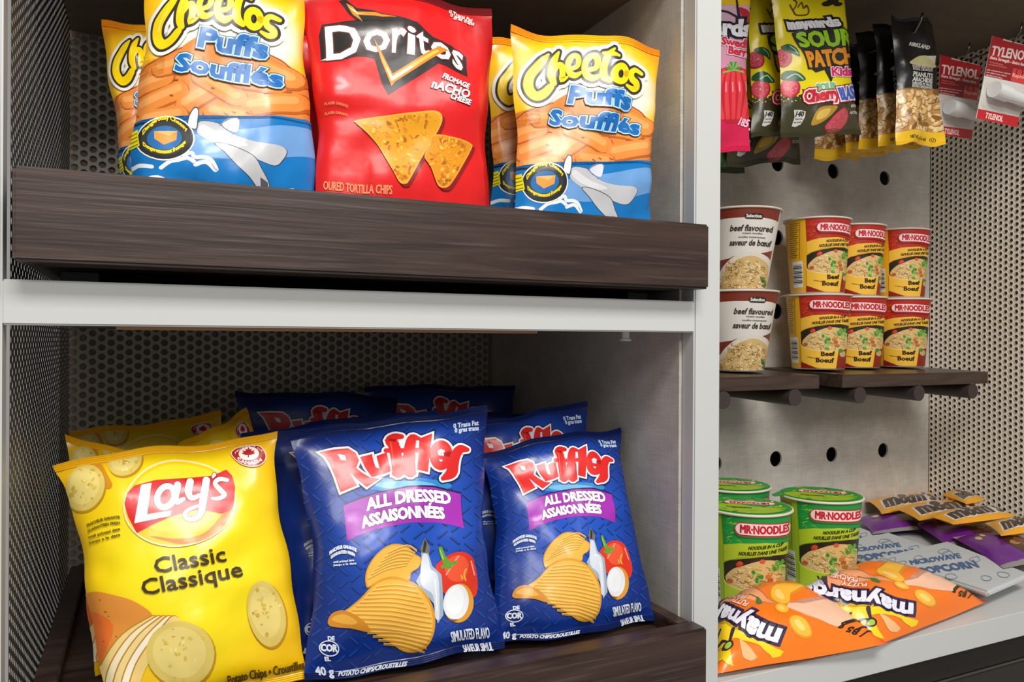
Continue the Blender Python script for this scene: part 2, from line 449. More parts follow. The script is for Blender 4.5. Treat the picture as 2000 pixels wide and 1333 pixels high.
def bulge(C, U, V, T, pinch, seal, expo=0.55):
    s = seal
    vp = np.clip((V - s) / (1 - 2 * s), 0, 1); vv = 4 * vp * (1 - vp); uu = np.clip(4 * U * (1 - U), 0, 1)
    infl = uu ** expo * vv ** 0.5
    Ue = 0.5 + (U - 0.5) * (1 - pinch * vv ** 0.8 * np.abs(2 * U - 1) ** 3)
    base = ((C[3] * (1 - Ue)[..., None] + C[2] * Ue[..., None]) * (1 - V)[..., None] + (C[0] * (1 - Ue)[..., None] + C[1] * Ue[..., None]) * V[..., None])
    du = (C[1] + C[2] - C[0] - C[3]); dv = (C[0] + C[1] - C[2] - C[3])
    nrm = np.cross(du, dv); nrm /= np.linalg.norm(nrm)
    if nrm @ sum(C) > 0: nrm = -nrm            # toward the open side of the shelf
    return base, nrm, infl, vp, np.linalg.norm(du) / 2, np.linalg.norm(dv) / 2
def project(P):
    c = P @ RW                               # world -> camera
    return c[..., 0] / c[..., 2] * FPX + PC[0], PC[1] - c[..., 1] / c[..., 2] * FPX
def bagmap(quad, C, T=0.026, pinch=0.06, seal=0.03):
    """where on the blank a mark seen at (px, py) on the bulged bag lies"""
    h = homog(quad); C = [np.array(c, float) for c in C]
    def mp(x, y):
        x, y = np.asarray(x, float), np.asarray(y, float); qx, qy = x.copy(), y.copy()
        for _ in range(7):
            u, v = h(qx, qy); u, v = np.clip(u, -0.02, 1.02), np.clip(v, -0.02, 1.02)
            base, nrm, infl, *_r = bulge(C, np.clip(u, 0, 1), np.clip(v, 0, 1), T, pinch, seal)
            px, py = project(base + nrm * (T * infl)[..., None])
            qx += 0.8 * (x - px) * (np.abs(x - qx) < 90); qy += 0.8 * (y - py) * (np.abs(y - qy) < 90)
        return h(qx, qy)
    return mp

def bag(name, label, cat, group, corners, art, bg, T=0.026, Tb=0.02, pinch=0.06, seed=1, crease=1.5, seal=0.03, sealcol=None, wave=0.006, mat=None, vseal=True, ncr=9, expo=0.55, parts=None):
    """corners: world points TL,TR,BR,BL; art: Art; bg(u,v)->rgb"""
    mat = mat or FILM
    nu, nv = art.nu, art.nv
    rng = np.random.default_rng(seed)
    C = [np.array(c, float) for c in corners]
    u = np.linspace(0, 1, nu + 1); v = np.linspace(0, 1, nv + 1); U, V = np.meshgrid(u, v)
    s = seal
    base, nrm, infl, vp, W, H = bulge(C, U, V, T, pinch, seal, expo)
    ph4 = rng.uniform(0, 6, 4); ud, vd = (C[1] + C[2] - C[0] - C[3]) / (2 * W), (C[0] + C[1] - C[2] - C[3]) / (2 * H)
    ragged = 0.35 * wave * ((np.sin(U * 7 + ph4[0]) + 0.5 * np.sin(U * 17 + ph4[1])) * (V ** 6 - (1 - V) ** 6))      # uneven ends and sides
    side = 0.3 * wave * ((np.sin(V * 9 + ph4[2]) + 0.5 * np.sin(V * 23 + ph4[3])) * np.sign(U - 0.5) * np.abs(2 * U - 1) ** 4)
    base = base + ragged[..., None] * vd + side[..., None] * ud
    mask = np.clip(infl * 1.6, 0, 1)
    def crk(amp):
        h = fgrid_noise(rng, nu, nv, (4, 5)) * 0.0016 + fgrid_noise(rng, nu, nv, (9, 11)) * 0.0006
        for _ in range(ncr):
            p = rng.uniform(0.05, 0.95, 2); a = rng.uniform(0, math.pi); L = rng.uniform(0.15, 0.45); w = rng.uniform(0.05, 0.14)
            x = (U - p[0]) * W; y = (V - p[1]) * H
            d = np.abs(-x * math.sin(a) + y * math.cos(a)); t = np.abs(x * math.cos(a) + y * math.sin(a))
            h += rng.choice([-1, 1]) * rng.uniform(0.0012, 0.003) * np.clip(1 - d / (w * W * 1.6), 0, 1) * np.clip(1 - t / (L * H), 0, 1)
        # gathers running in from the seals and the side edges
        fr = rng.uniform(5, 9); ph = rng.uniform(0, 6, 3)
        gath = np.sin(U * fr * 6.28 + ph[0]) + 0.6 * np.sin(U * fr * 11 + ph[1])
        h += 0.0011 * gath * (np.exp(-((1 - vp) / 0.10)) + np.exp(-(vp / 0.12)))
        eg = np.sin(V * 26 + ph[2]) + 0.7 * np.sin(V * 61 + ph[0])
        h += 0.0012 * eg * (np.exp(-(U / 0.08)) + np.exp(-((1 - U) / 0.08)))
        return h * amp * mask
    ww = wave * (np.sin(U * rng.uniform(4, 8) + rng.uniform(0, 6)) * (V ** 3) + np.sin(U * rng.uniform(4, 8) + rng.uniform(0, 6)) * ((1 - V) ** 3))
    front = base + nrm * (T * infl + crk(crease) + ww)[..., None]
    back = base - nrm * (Tb * infl - ww - crk(crease * 0.4) * 0)[..., None]
    org = (C[2] + C[3]) / 2
    front = front - org; back = back - org
    gu = np.gradient(front, axis=1); gv = np.gradient(front, axis=0)
    NN = np.cross(gu, gv); NN /= np.maximum(np.linalg.norm(NN, axis=2, keepdims=True), 1e-9)
    if (NN.mean((0, 1)) @ nrm) < 0: NN = -NN
    root = empty(name, org, label, cat, group)
    nrow = nu + 1; cnt = nrow * (nv + 1)
    verts = front.reshape(-1, 3).tolist() + back.reshape(-1, 3).tolist()
    faces = []
    for j in range(nv):
        for i in range(nu):
            a = j * nrow + i
            faces.append((a, a + 1, a + nrow + 1)); faces.append((a, a + nrow + 1, a + nrow)); faces.append((cnt + a + nrow, cnt + a + nrow + 1, cnt + a + 1, cnt + a))
    me = bpy.data.meshes.new('pouch'); me.from_pydata(verts, [], faces); me.materials.append(mat)
    ca = me.color_attributes.new('Col', 'FLOAT_COLOR', 'POINT')
    cf = np.ones((2 * cnt, 4), np.float32)
    for j in range(nv + 1):
        for i in range(nrow):
            c = bg(u[i], v[j]); cf[j * nrow + i, :3] = c; cf[cnt + j * nrow + i, :3] = c
    ca.data.foreach_set('color', cf.ravel())
    me.polygons.foreach_set('use_smooth', [True] * len(me.polygons)); me.update()
    link('pouch', me, root)
    # crimped seals
    if vseal:
        for nm, v0, v1 in (('top_seal', 1 - s, 1.0), ('bottom_seal', 0.0, s)):
            V2 = []; F2 = []; C2 = []
            rows = 9
            for r in range(rows):
                vv2 = v0 + (v1 - v0) * r / (rows - 1)
                for i in range(nrow):
                    f = vv2 * nv; j = min(int(f), nv - 1); b = f - j
                    p = front[j, i] * (1 - b) + front[j + 1, i] * b
                    n_ = nrm * (0.0006 + (0.0007 if r % 2 else 0.0))
                    V2.append(p + n_); C2.append(sealcol or bg(u[i], min(max(vv2, s), 1 - s)))
            for r in range(rows - 1):
                for i in range(nu): a = r * nrow + i; F2.append((a, a + 1, a + nrow + 1, a + nrow))
            m2 = bpy.data.meshes.new(nm); m2.from_pydata(V2, [], F2); m2.materials.append(mat)
            c2 = m2.color_attributes.new('Col', 'FLOAT_COLOR', 'POINT'); c2.data.foreach_set('color', np.array([(*c, 1) for c in C2], np.float32).ravel())
            m2.update(); link(nm, m2, root)
    def surf(us, vs2):
        fu = np.clip(us, 0, 1) * nu; fv = np.clip(vs2, 0, 1) * nv
        i = np.minimum(fu.astype(int), nu - 1); j = np.minimum(fv.astype(int), nv - 1); a = (fu - i)[:, None]; b = (fv - j)[:, None]
        lo_ = a >= b
        def ip(G): return np.where(lo_, G[j, i] * (1 - a) + G[j, i + 1] * (a - b) + G[j + 1, i + 1] * b, G[j, i] * (1 - b) + G[j + 1, i] * (b - a) + G[j + 1, i + 1] * a)
        return ip(front), ip(NN)
    art.lay(root, surf, mat, parts=parts)
    return root
def qY(quad, Yt, Yb, zmin=-9.0, zmax=0.580):
    C = [atY(*quad[0], Yt), atY(*quad[1], Yt), atY(*quad[2], Yb), atY(*quad[3], Yb)]
    for c in C: c[2] = min(max(c[2], zmin), zmax)          # stands on the tray, stays under the ceiling
    return C
def qZ(quad, Z): return [atZ(*p, Z) for p in quad]
# ------------------------------------------------------------------ the cabinet (setting)
XL, XR, YF, YB = -0.087, 0.492, 0.62, 1.11
XRR, ZC2, ZSH = 1.51, 0.588, -0.348
struct(box('trim_1', -0.125, -0.088, YF, YF + 0.02, -0.60, 0.70, WHITE, 0.0015))                 # left stile
struct(box('trim_2', 0.495, 0.528, YF, YF + 0.02, -0.60, 0.70, WHITE, 0.0015))                   # right stile
struct(box('trim_3', -0.0885, 0.4955, YF + 0.0004, YF + 0.0204, 0.0086, 0.0397, WHITE, 0.0012))             # rail between the two compartments
struct(box('trim_4', -0.02, 0.33, YF + 0.022, YF + 0.028, 0.0062, 0.0125, COPPER))
struct(box('shelf_board', XL, XR, YF + 0.0206, YB, 0.0130, 0.0390, LINEN))
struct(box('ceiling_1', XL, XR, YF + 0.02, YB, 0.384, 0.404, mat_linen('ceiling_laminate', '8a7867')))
struct(box('wall_partition', XR, 0.528, YF + 0.0202, YB + 0.015, -0.60, 0.70, LINEN))
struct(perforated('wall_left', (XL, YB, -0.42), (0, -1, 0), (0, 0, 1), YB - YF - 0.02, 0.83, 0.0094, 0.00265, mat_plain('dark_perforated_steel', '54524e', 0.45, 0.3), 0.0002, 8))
struct(perforated('wall_back_lower', (XL, YB, -0.36), (1, 0, 0), (0, 0, 1), XR - XL, 0.378, 0.012, 0.0043, STEEL_D, 0.0015, 12))
struct(perforated('wall_back_upper', (XL, YB, 0.040), (1, 0, 0), (0, 0, 1), XR - XL, 0.346, 0.012, 0.0043, STEEL_D, 0.0015, 12))
struct(box('wall_back_board', XL - 0.01, XR + 0.04, YB + 0.005, YB + 0.02, -0.6, 0.7, mat_plain('back_board_paint', '93836c', 0.8)))
# right bay
struct(perforated('wall_right', (XRR, YF, ZSH), (0, 1, 0), (0, 0, 1), YB - YF, ZC2 - ZSH, 0.012, 0.0037, STEEL_L, 0.0015, 10))
struct(box('wall_right_board', XRR + 0.008, XRR + 0.02, YF, YB + 0.02, ZSH, ZC2, mat_plain('hole_backing', '7a6e60', 0.8)))
def pegboard():
    V = []; F = []
    xs = [0.644 + 0.1455 * k for k in range(6)]; zs = [-0.2229 + 0.14 * k for k in range(6)]
    X0, X1, Z0, Z1 = 0.526, XRR, ZSH, ZC2
    bx = [X0] + [xs[0] - 0.07275 + 0.1455 * k for k in range(7)] + [X1]; bz = [Z0] + [zs[0] - 0.07 + 0.14 * k for k in range(7)] + [Z1]
    seg = 24
    for i in range(len(bx) - 1):
        for j in range(len(bz) - 1):
            x0, x1, z0, z1 = bx[i], bx[i + 1], bz[j], bz[j + 1]; b = len(V)
            if i == 0 or i == len(bx) - 2 or j == 0 or j == len(bz) - 2 or x1 - x0 < 0.1:
                V += [(x0, YB, z0), (x1, YB, z0), (x1, YB, z1), (x0, YB, z1)]; F.append((b, b + 1, b + 2, b + 3)); continue
            cx, cz = (x0 + x1) / 2, (z0 + z1) / 2; hx, hz = (x1 - x0) / 2, (z1 - z0) / 2
            for rr in range(3):
                for k in range(seg):
                    a = 2 * math.pi * k / seg + math.pi / 4; c, s = math.cos(a), math.sin(a)
                    if rr == 1:
                        m = 1 / max(abs(c), abs(s)); V.append((cx + hx * c * m, YB, cz + hz * s * m))
                    else: V.append((cx + 0.0148 * c, YB + (0.004 if rr == 2 else 0), cz + 0.0148 * s))
            for k in range(seg):
                k2 = (k + 1) % seg
                F.append((b + k, b + k2, b + seg + k2, b + seg + k)); F.append((b + k2, b + k, b + 2 * seg + k, b + 2 * seg + k2))
    return mesh_from('wall_back_pegboard', V, F, LINEN)
struct(pegboard())
struct(box('wall_back_board_right', 0.526, XRR + 0.02, YB + 0.05, YB + 0.06, -0.6, 0.7, DARK))
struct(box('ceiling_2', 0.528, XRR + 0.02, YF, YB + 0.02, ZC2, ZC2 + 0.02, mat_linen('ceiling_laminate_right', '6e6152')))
struct(box('floor_shelf', 0.5285, XRR + 0.1, YF, YB + 0.01, ZSH - 0.032, ZSH, WHITE, 0.001))
drw = empty('drawer_front', (1.0, 0.66, -0.55), 'dark wooden drawer front with thin metal edge below the white shelf', 'drawer')
box('panel', 0.53, 1.62, 0.655, 0.675, -0.60, -0.384, DARK, 0.001, drw, (1.0, 0.66, -0.55))
box('metal_edge', 0.53, 1.62, 0.652, 0.655, -0.4325, -0.4295, CHROME, 0, drw, (1.0, 0.66, -0.55))

# pull-out trays
def tray(z0, z1, zf, label):
    org = (0.2, 0.60, z0)
    t = empty('pull_out_tray', org, label, 'tray', 'pull-out wooden trays')
    box('front_lip', XL + 0.0075, XR + 0.0025, 0.597, 0.6195, z0, z1, WOOD, 0.002, t, org)
    for x0, x1 in ((XL + 0.005, XL + 0.023), (XR - 0.017, XR - 0.001)):
        box('side', x0, x1, 0.6195, 1.085, z0 + 0.004, z1 - 0.0005, WOOD, 0.0012, t, org)
    box('back', XL + 0.023, XR - 0.017, 1.07, 1.085, z0 + 0.004, z1 - 0.0005, WOOD, 0.0012, t, org)
    box('bottom', XL + 0.023, XR - 0.017, 0.6195, 1.07, zf - 0.012, zf, WOOD, 0, t, org)
    for x0, x1 in ((XL + 0.03, XL + 0.055), (XR - 0.05, XR - 0.025)):
        box('slide_rail', x0, x1, 0.66, 1.05, z0 - 0.0095, zf - 0.0125, BLACK, 0.001, t, org)
    return t
tray(0.0505, 0.1133, 0.0615, 'dark oak pull-out tray on the upper shelf under the red and orange bags')
tray(-0.342, -0.279, -0.294, 'dark oak pull-out tray in the lower compartment under the blue and yellow bags')
pin = empty('shelf_pin', (0.44, 0.66, 0.0055), 'small clear shelf pin under the white rail near the right stile', 'shelf pin')
V, F = tube_mesh([(0, 0, 0.007), (0, 0, -0.004)], 0.004, 12); mesh_from('stud', V, F, CLEARPIN, pin)
V, F = tube_mesh([(0, 0, -0.004), (0, 0, -0.006)], 0.0058, 12); mesh_from('cap', V, F, CLEARPIN, pin)

# peg shelves of the right bay
PX = [0.79 + 0.1455 * k for k in range(5)]
for k, x in enumerate(PX):
    lab = ['leftmost dark round peg beside the white stile', 'dark round peg under the shelf with the white cups, near its right end', 'dark round peg under the left end of the six-cup shelf',
           'dark round peg under the middle of the six-cup shelf', 'rightmost dark round peg under the six-cup shelf'][k]
    V, F = tube_mesh([(0, 0.0, 0), (0, 0.001, 0), (0, 0.215, 0.007)], 0.0138, 24)
    o = mesh_from('wooden_peg', V, F, PEGM, None); o.location = (x, 0.92, -0.0895); tag(o, lab, 'peg', 'pegs carrying the shelves')
def pegshelf(x0, x1, pegs, label):
    zt, zb, y0 = -0.0545, -0.0762, 0.9215
    bm = bmesh.new(); prof = [(x0, zt), (x0, zb)]
    for p in pegs:
        for k in range(9):
            a = math.pi - math.pi * (k / 8.0); prof.append((p + 0.0150 * math.cos(a), -0.0895 + 0.0148 * math.sin(a) if -0.0895 + 0.0148 * math.sin(a) > zb else zb))
    prof += [(x1, zb), (x1, zt)]
    V = [(x - x0, 0.0, z - zt) for x, z in prof] + [(x - x0, 0.186, z - zt + 0.0061) for x, z in prof]; n = len(prof)
    F = [tuple(range(n)), tuple(range(2 * n - 1, n - 1, -1))] + [(i, i + n, (i + 1) % n + n, (i + 1) % n) for i in range(n)]
    o = mesh_from('peg_shelf', V, F, SHELFWOOD); o.location = (x0, y0, zt); bm.free()
    tag(o, label, 'shelf', 'dark shelves resting on pegs')
pegshelf(0.66, 0.9885, PX[:2], 'dark wooden shelf on pegs holding the two white noodle cups')
pegshelf(1.041, 1.4165, PX[2:], 'dark wooden shelf on pegs holding six yellow and red noodle cups')
# ------------------------------------------------------------------ artwork of each pack
ZU, ZL = 0.0635, -0.2895          # bag feet on the upper and lower tray
LET, LOGO, PIC = 'printed_lettering', 'printed_logo', 'printed_picture'
def rnd_spots(A, rng, poly_fn, n, cols, r0, r1):
    for _ in range(n):
        p = poly_fn()
        A.ell(p, rng.uniform(r0, r1), rng.uniform(r0, r1) * 0.7, cols[rng.randrange(len(cols))], rng.uniform(0, 3), n=8)

# --- orange cheese puffs
Q_CHE = [(1000, 50), (1292, 92), (1262, 530), (998, 530)]
def art_cheetos():
    A = Art(bagmap(Q_CHE, qY(Q_CHE, 0.655, 0.650, ZU), 0.022, 0.05)); R = random.Random(3)
    A.part = PIC
    puff = [(996, 240), (1030, 214), (1085, 196), (1112, 180), (1200, 188), (1240, 212), (1264, 230), (1282, 262), (1274, 322), (996, 340)]
    A.poly(puff, 'e8893a')
    A.strokes([[(996, 243), (1030, 217), (1085, 198)], [(1225, 205), (1255, 222), (1278, 262)]], 'a4481c', 2.2)
    blobs = [((1010, 265), (1060, 250)), ((1020, 300), (1085, 275)), ((1050, 232), (1110, 226)), ((1095, 300), (1150, 262)), ((1120, 250), (1180, 285)),
             ((1180, 250), (1240, 262)), ((1200, 300), (1262, 290)), ((1225, 232), (1262, 252)), ((1030, 325), (1085, 318)), ((1140, 312), (1185, 318))]
    for a, b in blobs:
        A.strokes([[a, b]], 'bf6120', 35, sm=False); A.strokes([[(a[0] - 1, a[1] - 2), (b[0] - 1, b[1] - 2)]], 'ea8e3d', 31, sm=False)
        A.strokes([[(a[0] - 2, a[1] - 6), (b[0] - 2, b[1] - 6)]], 'f3a75c', 13, sm=False)
    A.band(3)
    for _ in range(14):
        x, y = R.uniform(1010, 1262), R.uniform(235, 320); A.strokes([[(x, y), (x + R.uniform(2, 6), y + R.uniform(-2, 3))]], 'a8532a', 2.5, sm=False)
    A.end()
    # blue foot of the bag
    A.poly([(990, 333), (1040, 330), (1270, 316), (1290, 316), (1290, 540), (980, 540)], '0678c2')
    A.strokes([[(996, 333), (1030, 330), (1060, 329)]], '1d2326', 4)
    A.poly([(1110, 350), (1180, 340), (1275, 330), (1275, 372), (1190, 390), (1110, 388)], '6fa3dc', True)
    A.zoom(980, 230, 6.25)
    A.strokes([[(470, 1130), (560, 1060), (650, 1040), (730, 1020), (790, 1060)], [(700, 990), (770, 960), (800, 1010), (880, 1010), (950, 1040), (990, 1130)], [(800, 1090), (900, 1060), (980, 1140)]], 'eef2f6', 42)
    A.strokes([[(130, 1140), (260, 1105), (380, 1120)], [(250, 1300), (430, 1240), (600, 1330)], [(820, 1390), (1000, 1330), (1240, 1400)], [(1520, 1330), (1650, 1300)]], 'eef2f6', 46)
    fus = [(830, 690), (860, 600), (1030, 612), (1110, 680), (1220, 760), (1330, 800), (1480, 830), (1600, 850), (1640, 900), (1600, 990), (1520, 1060), (1360, 1000), (1200, 910), (1000, 850), (850, 750)]
    A.poly(fus, '3a3f45', True)
    A.poly([(a * 0.985 + 1200 * 0.015, b * 0.97 + 820 * 0.03) for a, b in fus], 'c9cace', True)
    A.poly([(860, 700), (900, 640), (1100, 760), (1300, 850), (1200, 870), (1000, 800)], 'e3e4e8', True)
    wing = [(1000, 850), (1120, 860), (1330, 960), (1400, 1100), (1450, 1260), (1380, 1330), (1290, 1190), (1200, 1090), (1090, 950)]
    A.strokes([wing], '3a3f45', 16, closed=True); A.poly(wing, 'c4c5c9', True)
    A.poly([(1380, 1180), (1440, 1230), (1440, 1320), (1370, 1320)], '55585c')
    A.strokes([[(1060, 640), (1130, 575), (1230, 565)], [(1180, 740), (1240, 640), (1250, 580)]], '8d9098', 14)
    A.poly([(1080, 640), (1150, 580), (1240, 575), (1215, 720)], 'dfe4ee', True)
    A.poly([(740, 650), (755, 540), (810, 455), (855, 480), (850, 590), (828, 700)], '3f4650', True)
    A.poly([(750, 645), (765, 545), (812, 470), (845, 490), (838, 590), (820, 685)], 'e9edf4', True)
    # round badge
    A.part = LOGO
    A.ell((520, 800), 292, 250, 'f4f4f2', -0.15); A.ell((520, 800), 278, 235, '2b2b2b', -0.15); A.ell((515, 800), 235, 190, '3a3a38', -0.15)
    A.ell((515, 795), 172, 135, '2470b5', -0.15); A.poly([(410, 725), (640, 712), (632, 812), (505, 872), (415, 805)], 'f0a248')
    A.poly([(410, 725), (640, 712), (560, 770)], 'ffc06a')
    A.text('Dangerously Cheesy', (300, 760), (740, 720), 50, 'f2e024', 6, arch=150)
    A.text('Dangereusement fromage', (310, 880), (720, 850), 46, 'f2e024', 6, arch=-105)
    A.poly([(115, 735), (240, 690), (275, 880), (125, 950)], 'f2e512')
    for k in range(4): A.strokes([[(135 + k * 4, 770 + k * 42), (235 + k * 6, 735 + k * 42)]], '6d6a18', 11, sm=False)
    # logo
    A.zoom(980, 40, 6.25)
    C = [(590, 390, 22), (520, 470, 90), (440, 570, 105), (370, 670, 112), (352, 780, 116), (382, 870, 118), (450, 915, 112), (540, 880, 104), (612, 800, 82)]
    h = [(715, 365, 24), (665, 450, 74), (628, 560, 86), (622, 680, 84), (650, 760, 60)]
    h2 = [(645, 610, 50), (700, 535, 66), (745, 545, 74), (752, 640, 72), (745, 710, 66), (815, 680, 26)]
    e1 = [(850, 585, 44), (925, 560, 52), (950, 500, 58), (928, 440, 58), (878, 432, 58), (835, 485, 64), (822, 565, 68), (852, 640, 72), (910, 665, 68), (975, 635, 36)]
    e2 = [(1060, 605, 46), (1140, 590, 54), (1162, 530, 60), (1138, 460, 62), (1085, 448, 62), (1032, 505, 68), (1022, 595, 72), (1052, 672, 78), (1120, 708, 72), (1190, 680, 38)]
    t = [(1325, 395, 22), (1270, 445, 66), (1240, 525, 72), (1226, 620, 78), (1240, 705, 78), (1295, 755, 56)]
    t2 = [(1212, 425, 32), (1290, 442, 46), (1378, 475, 26)]
    o = [(1412 + 72 * math.cos(q), 682 + 88 * math.sin(q), 74) for q in (6.2832 * k / 12 for k in range(13))]
    s = [(1680, 675, 44), (1600, 640, 56), (1548, 672, 64), (1555, 740, 66), (1612, 790, 70), (1618, 838, 70), (1570, 855, 60), (1492, 818, 34)]
    L = [C, h, h2, e1, e2, t, t2, o, s]
    for cc, gg in (('f6f3e6', 150), ('34302c', 66), ('ffd800', 4)):
        for ln in L: A.strokes([ln], cc, grow=gg)
    A.strokes([[(470, 560, 12), (400, 660, 16), (372, 760, 14)], [(640, 480, 10), (610, 600, 12)]], 'fff07a')
    A.text('Puffs', (840, 985), (1530, 1100), 200, '0a68b4', 30, [('2a3a4a', 44), ('bfe6fb', 28)])
    A.text('Souffl\u00e9s', (610, 1245), (1655, 1405), 185, '0a68b4', 26, [('2a3a4a', 42), ('bfe6fb', 26)])
    A.part = LET
    for k, w in enumerate(('MADE WITH REAL CHEESE', 'FAIT DE VRAI FROMAGE', 'naturally flavoured', 'saveur naturelle')):
        A.text(w, (190, 1150 + 46 * k), (490, 1090 + 50 * k), 26, '9a5a12', 0, arch=16 if k < 2 else 0)
    return A
O1, O2, O3 = hexc('f79a12'), hexc('ffc60f'), hexc('f6efdd')
def bg_cheetos(u, v):
    if v < 0.52: return hexc('0678c2') if v < 0.42 else hexc('ee8f35')
    d = math.hypot((u - 0.5) / 0.62, (v - 0.76) / 0.23)
    c = mixc(O3, O2, smooth(0.55, 0.85, d)); return mixc(c, O1, smooth(0.88, 1.12, d))

# --- red tortilla chips
Q_DOR = [(592, -30), (966, 12), (962, 505), (610, 490)]
def art_doritos():
    A = Art(bagmap(Q_DOR, qY(Q_DOR, 0.664, 0.652, ZU), 0.022, 0.07)); R = random.Random(5); A.zoom(590, 0, 5.263); A.part = LOGO
    A.poly([(225, 232), (560, 240), (480, 150), (380, -10), (455, -10), (560, 90), (720, 130), (900, 190), (1150, 262), (1340, 385), (1560, 445), (1705, 575), (1690, 800), (1500, 705), (1390, 670), (1250, 760), (1000, 905), (885, 980), (815, 850), (735, 620), (640, 595), (550, 590), (400, 622), (205, 620), (195, 350)], '2c2826')
    A.poly([(455, 30), (520, 70), (560, 130), (740, 150), (950, 215), (780, 195), (570, 170), (610, 250), (520, 160)], 'f08a2c')
    A.poly([(480, 70), (540, 110), (570, 150), (650, 160), (560, 158)], 'ffe9b0')
    W = 'f1f2f4'; o = [('8c2a1c', 26), ('2c2826', 18)]
    A.glyph('D', [(262, 270), (560, 275), (592, 590), (268, 605)], W, 22, o)
    A.poly([(200, 612), (300, 575), (330, 612)], W)
    A.glyph('o', [(625, 350), (870, 352), (872, 550), (618, 556)], W, 16, o)
    A.glyph('r', [(905, 345), (1040, 345), (1000, 562), (912, 556)], W, 18, o)
    A.glyph('i', [(1060, 310), (1140, 335), (1138, 582), (1062, 570)], W, 16, o)
    A.glyph('t', [(1150, 330), (1292, 395), (1280, 592), (1180, 585)], W, 14, o)
    A.glyph('o', [(1325, 425), (1530, 470), (1520, 645), (1318, 590)], W, 16, o)
    A.glyph('s', [(1560, 480), (1670, 545), (1640, 745), (1548, 665)], W, 14, o)
    A.poly([(712, 425), (775, 520), (922, 770), (1400, 488), (1512, 508), (950, 848), (915, 895), (800, 645)], 'f0861e')
    A.poly([(775, 545), (920, 790), (1380, 525), (1400, 545), (935, 835), (912, 850), (810, 640)], 'ffbe4a')
    A.poly([(850, 690), (922, 800), (1120, 690), (1130, 705), (930, 830), (908, 835)], 'fff4d8')
    A.part = LET
    A.text('FROMAGE', (1425, 818), (1675, 940), 54, W, 5, [('7c1512', 8)]); A.text('nACHO', (1318, 908), (1672, 1040), 84, W, 8, [('7c1512', 10)]); A.text('CHEESE', (1498, 1030), (1688, 1108), 50, W, 5, [('7c1512', 8)])
    A.text('0 Trans Fat', (1520, 112), (1770, 190), 36, 'f4d6d0', 4); A.text('0 gras trans', (1535, 145), (1785, 225), 36, 'f4d6d0', 4)
    A.zoom(590, 200, 5.263)
    A.text('OURED TORTILLA CHIPS', (222, 908), (922, 942), 92, 'f59a6a', 5)
    for k in range(2): A.text('PLAISIR GARANTI', (225, 40 + 95 * k), (470, 55 + 80 * k), 26, 'e8955e', 2, arch=20)
    A.part = PIC
    def chip(P, col, edge):
        c = np.mean(np.array(P), 0)
        A.poly([(x + 28, y + 30) for x, y in P], '8e1414', True)
        A.poly(P, edge, True); A.poly([(c[0] + (x - c[0]) * 0.95, c[1] + (y - c[1]) * 0.95) for x, y in P], col, True)
        T = tessellate_polygon([[Vector((x, y, 0)) for x, y in P]])
        A.band(12)
        for k in range(120):
            t = T[R.randrange(len(T))]; a, b = sorted((R.random(), R.random())); w = (a, b - a, 1 - b)
            x = sum(P[t[i]][0] * w[i] for i in range(3)); y = sum(P[t[i]][1] * w[i] for i in range(3))
            x, y = c[0] + (x - c[0]) * 0.88, c[1] + (y - c[1]) * 0.88
            A.ell((x, y), R.uniform(9, 34), R.uniform(6, 18), R.choice(['d9851a', 'f3b62c', 'f6c84a', 'cf7416', 'eaa522', 'b8641a', 'e2951e']), R.uniform(0, 3), n=9)
        A.end()
    chip([(560, 175), (900, 128), (1240, 95), (1380, 100), (1435, 165), (1400, 290), (1250, 545), (1110, 790), (1060, 830), (1000, 812), (930, 690), (800, 450), (690, 320), (575, 215)], 'eba31c', 'f0b43c')
    chip([(1362, 322), (1600, 368), (1735, 425), (1742, 480), (1640, 670), (1530, 840), (1460, 868), (1400, 830), (1330, 650), (1268, 545), (1320, 430)], 'e8951a', 'f0ac38')
    return A
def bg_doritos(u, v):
    return mixc(hexc('e21a1c'), hexc('b80d12'), smooth(0.45, 0.62, math.hypot(u - 0.45, (v - 0.5) * 0.9)))

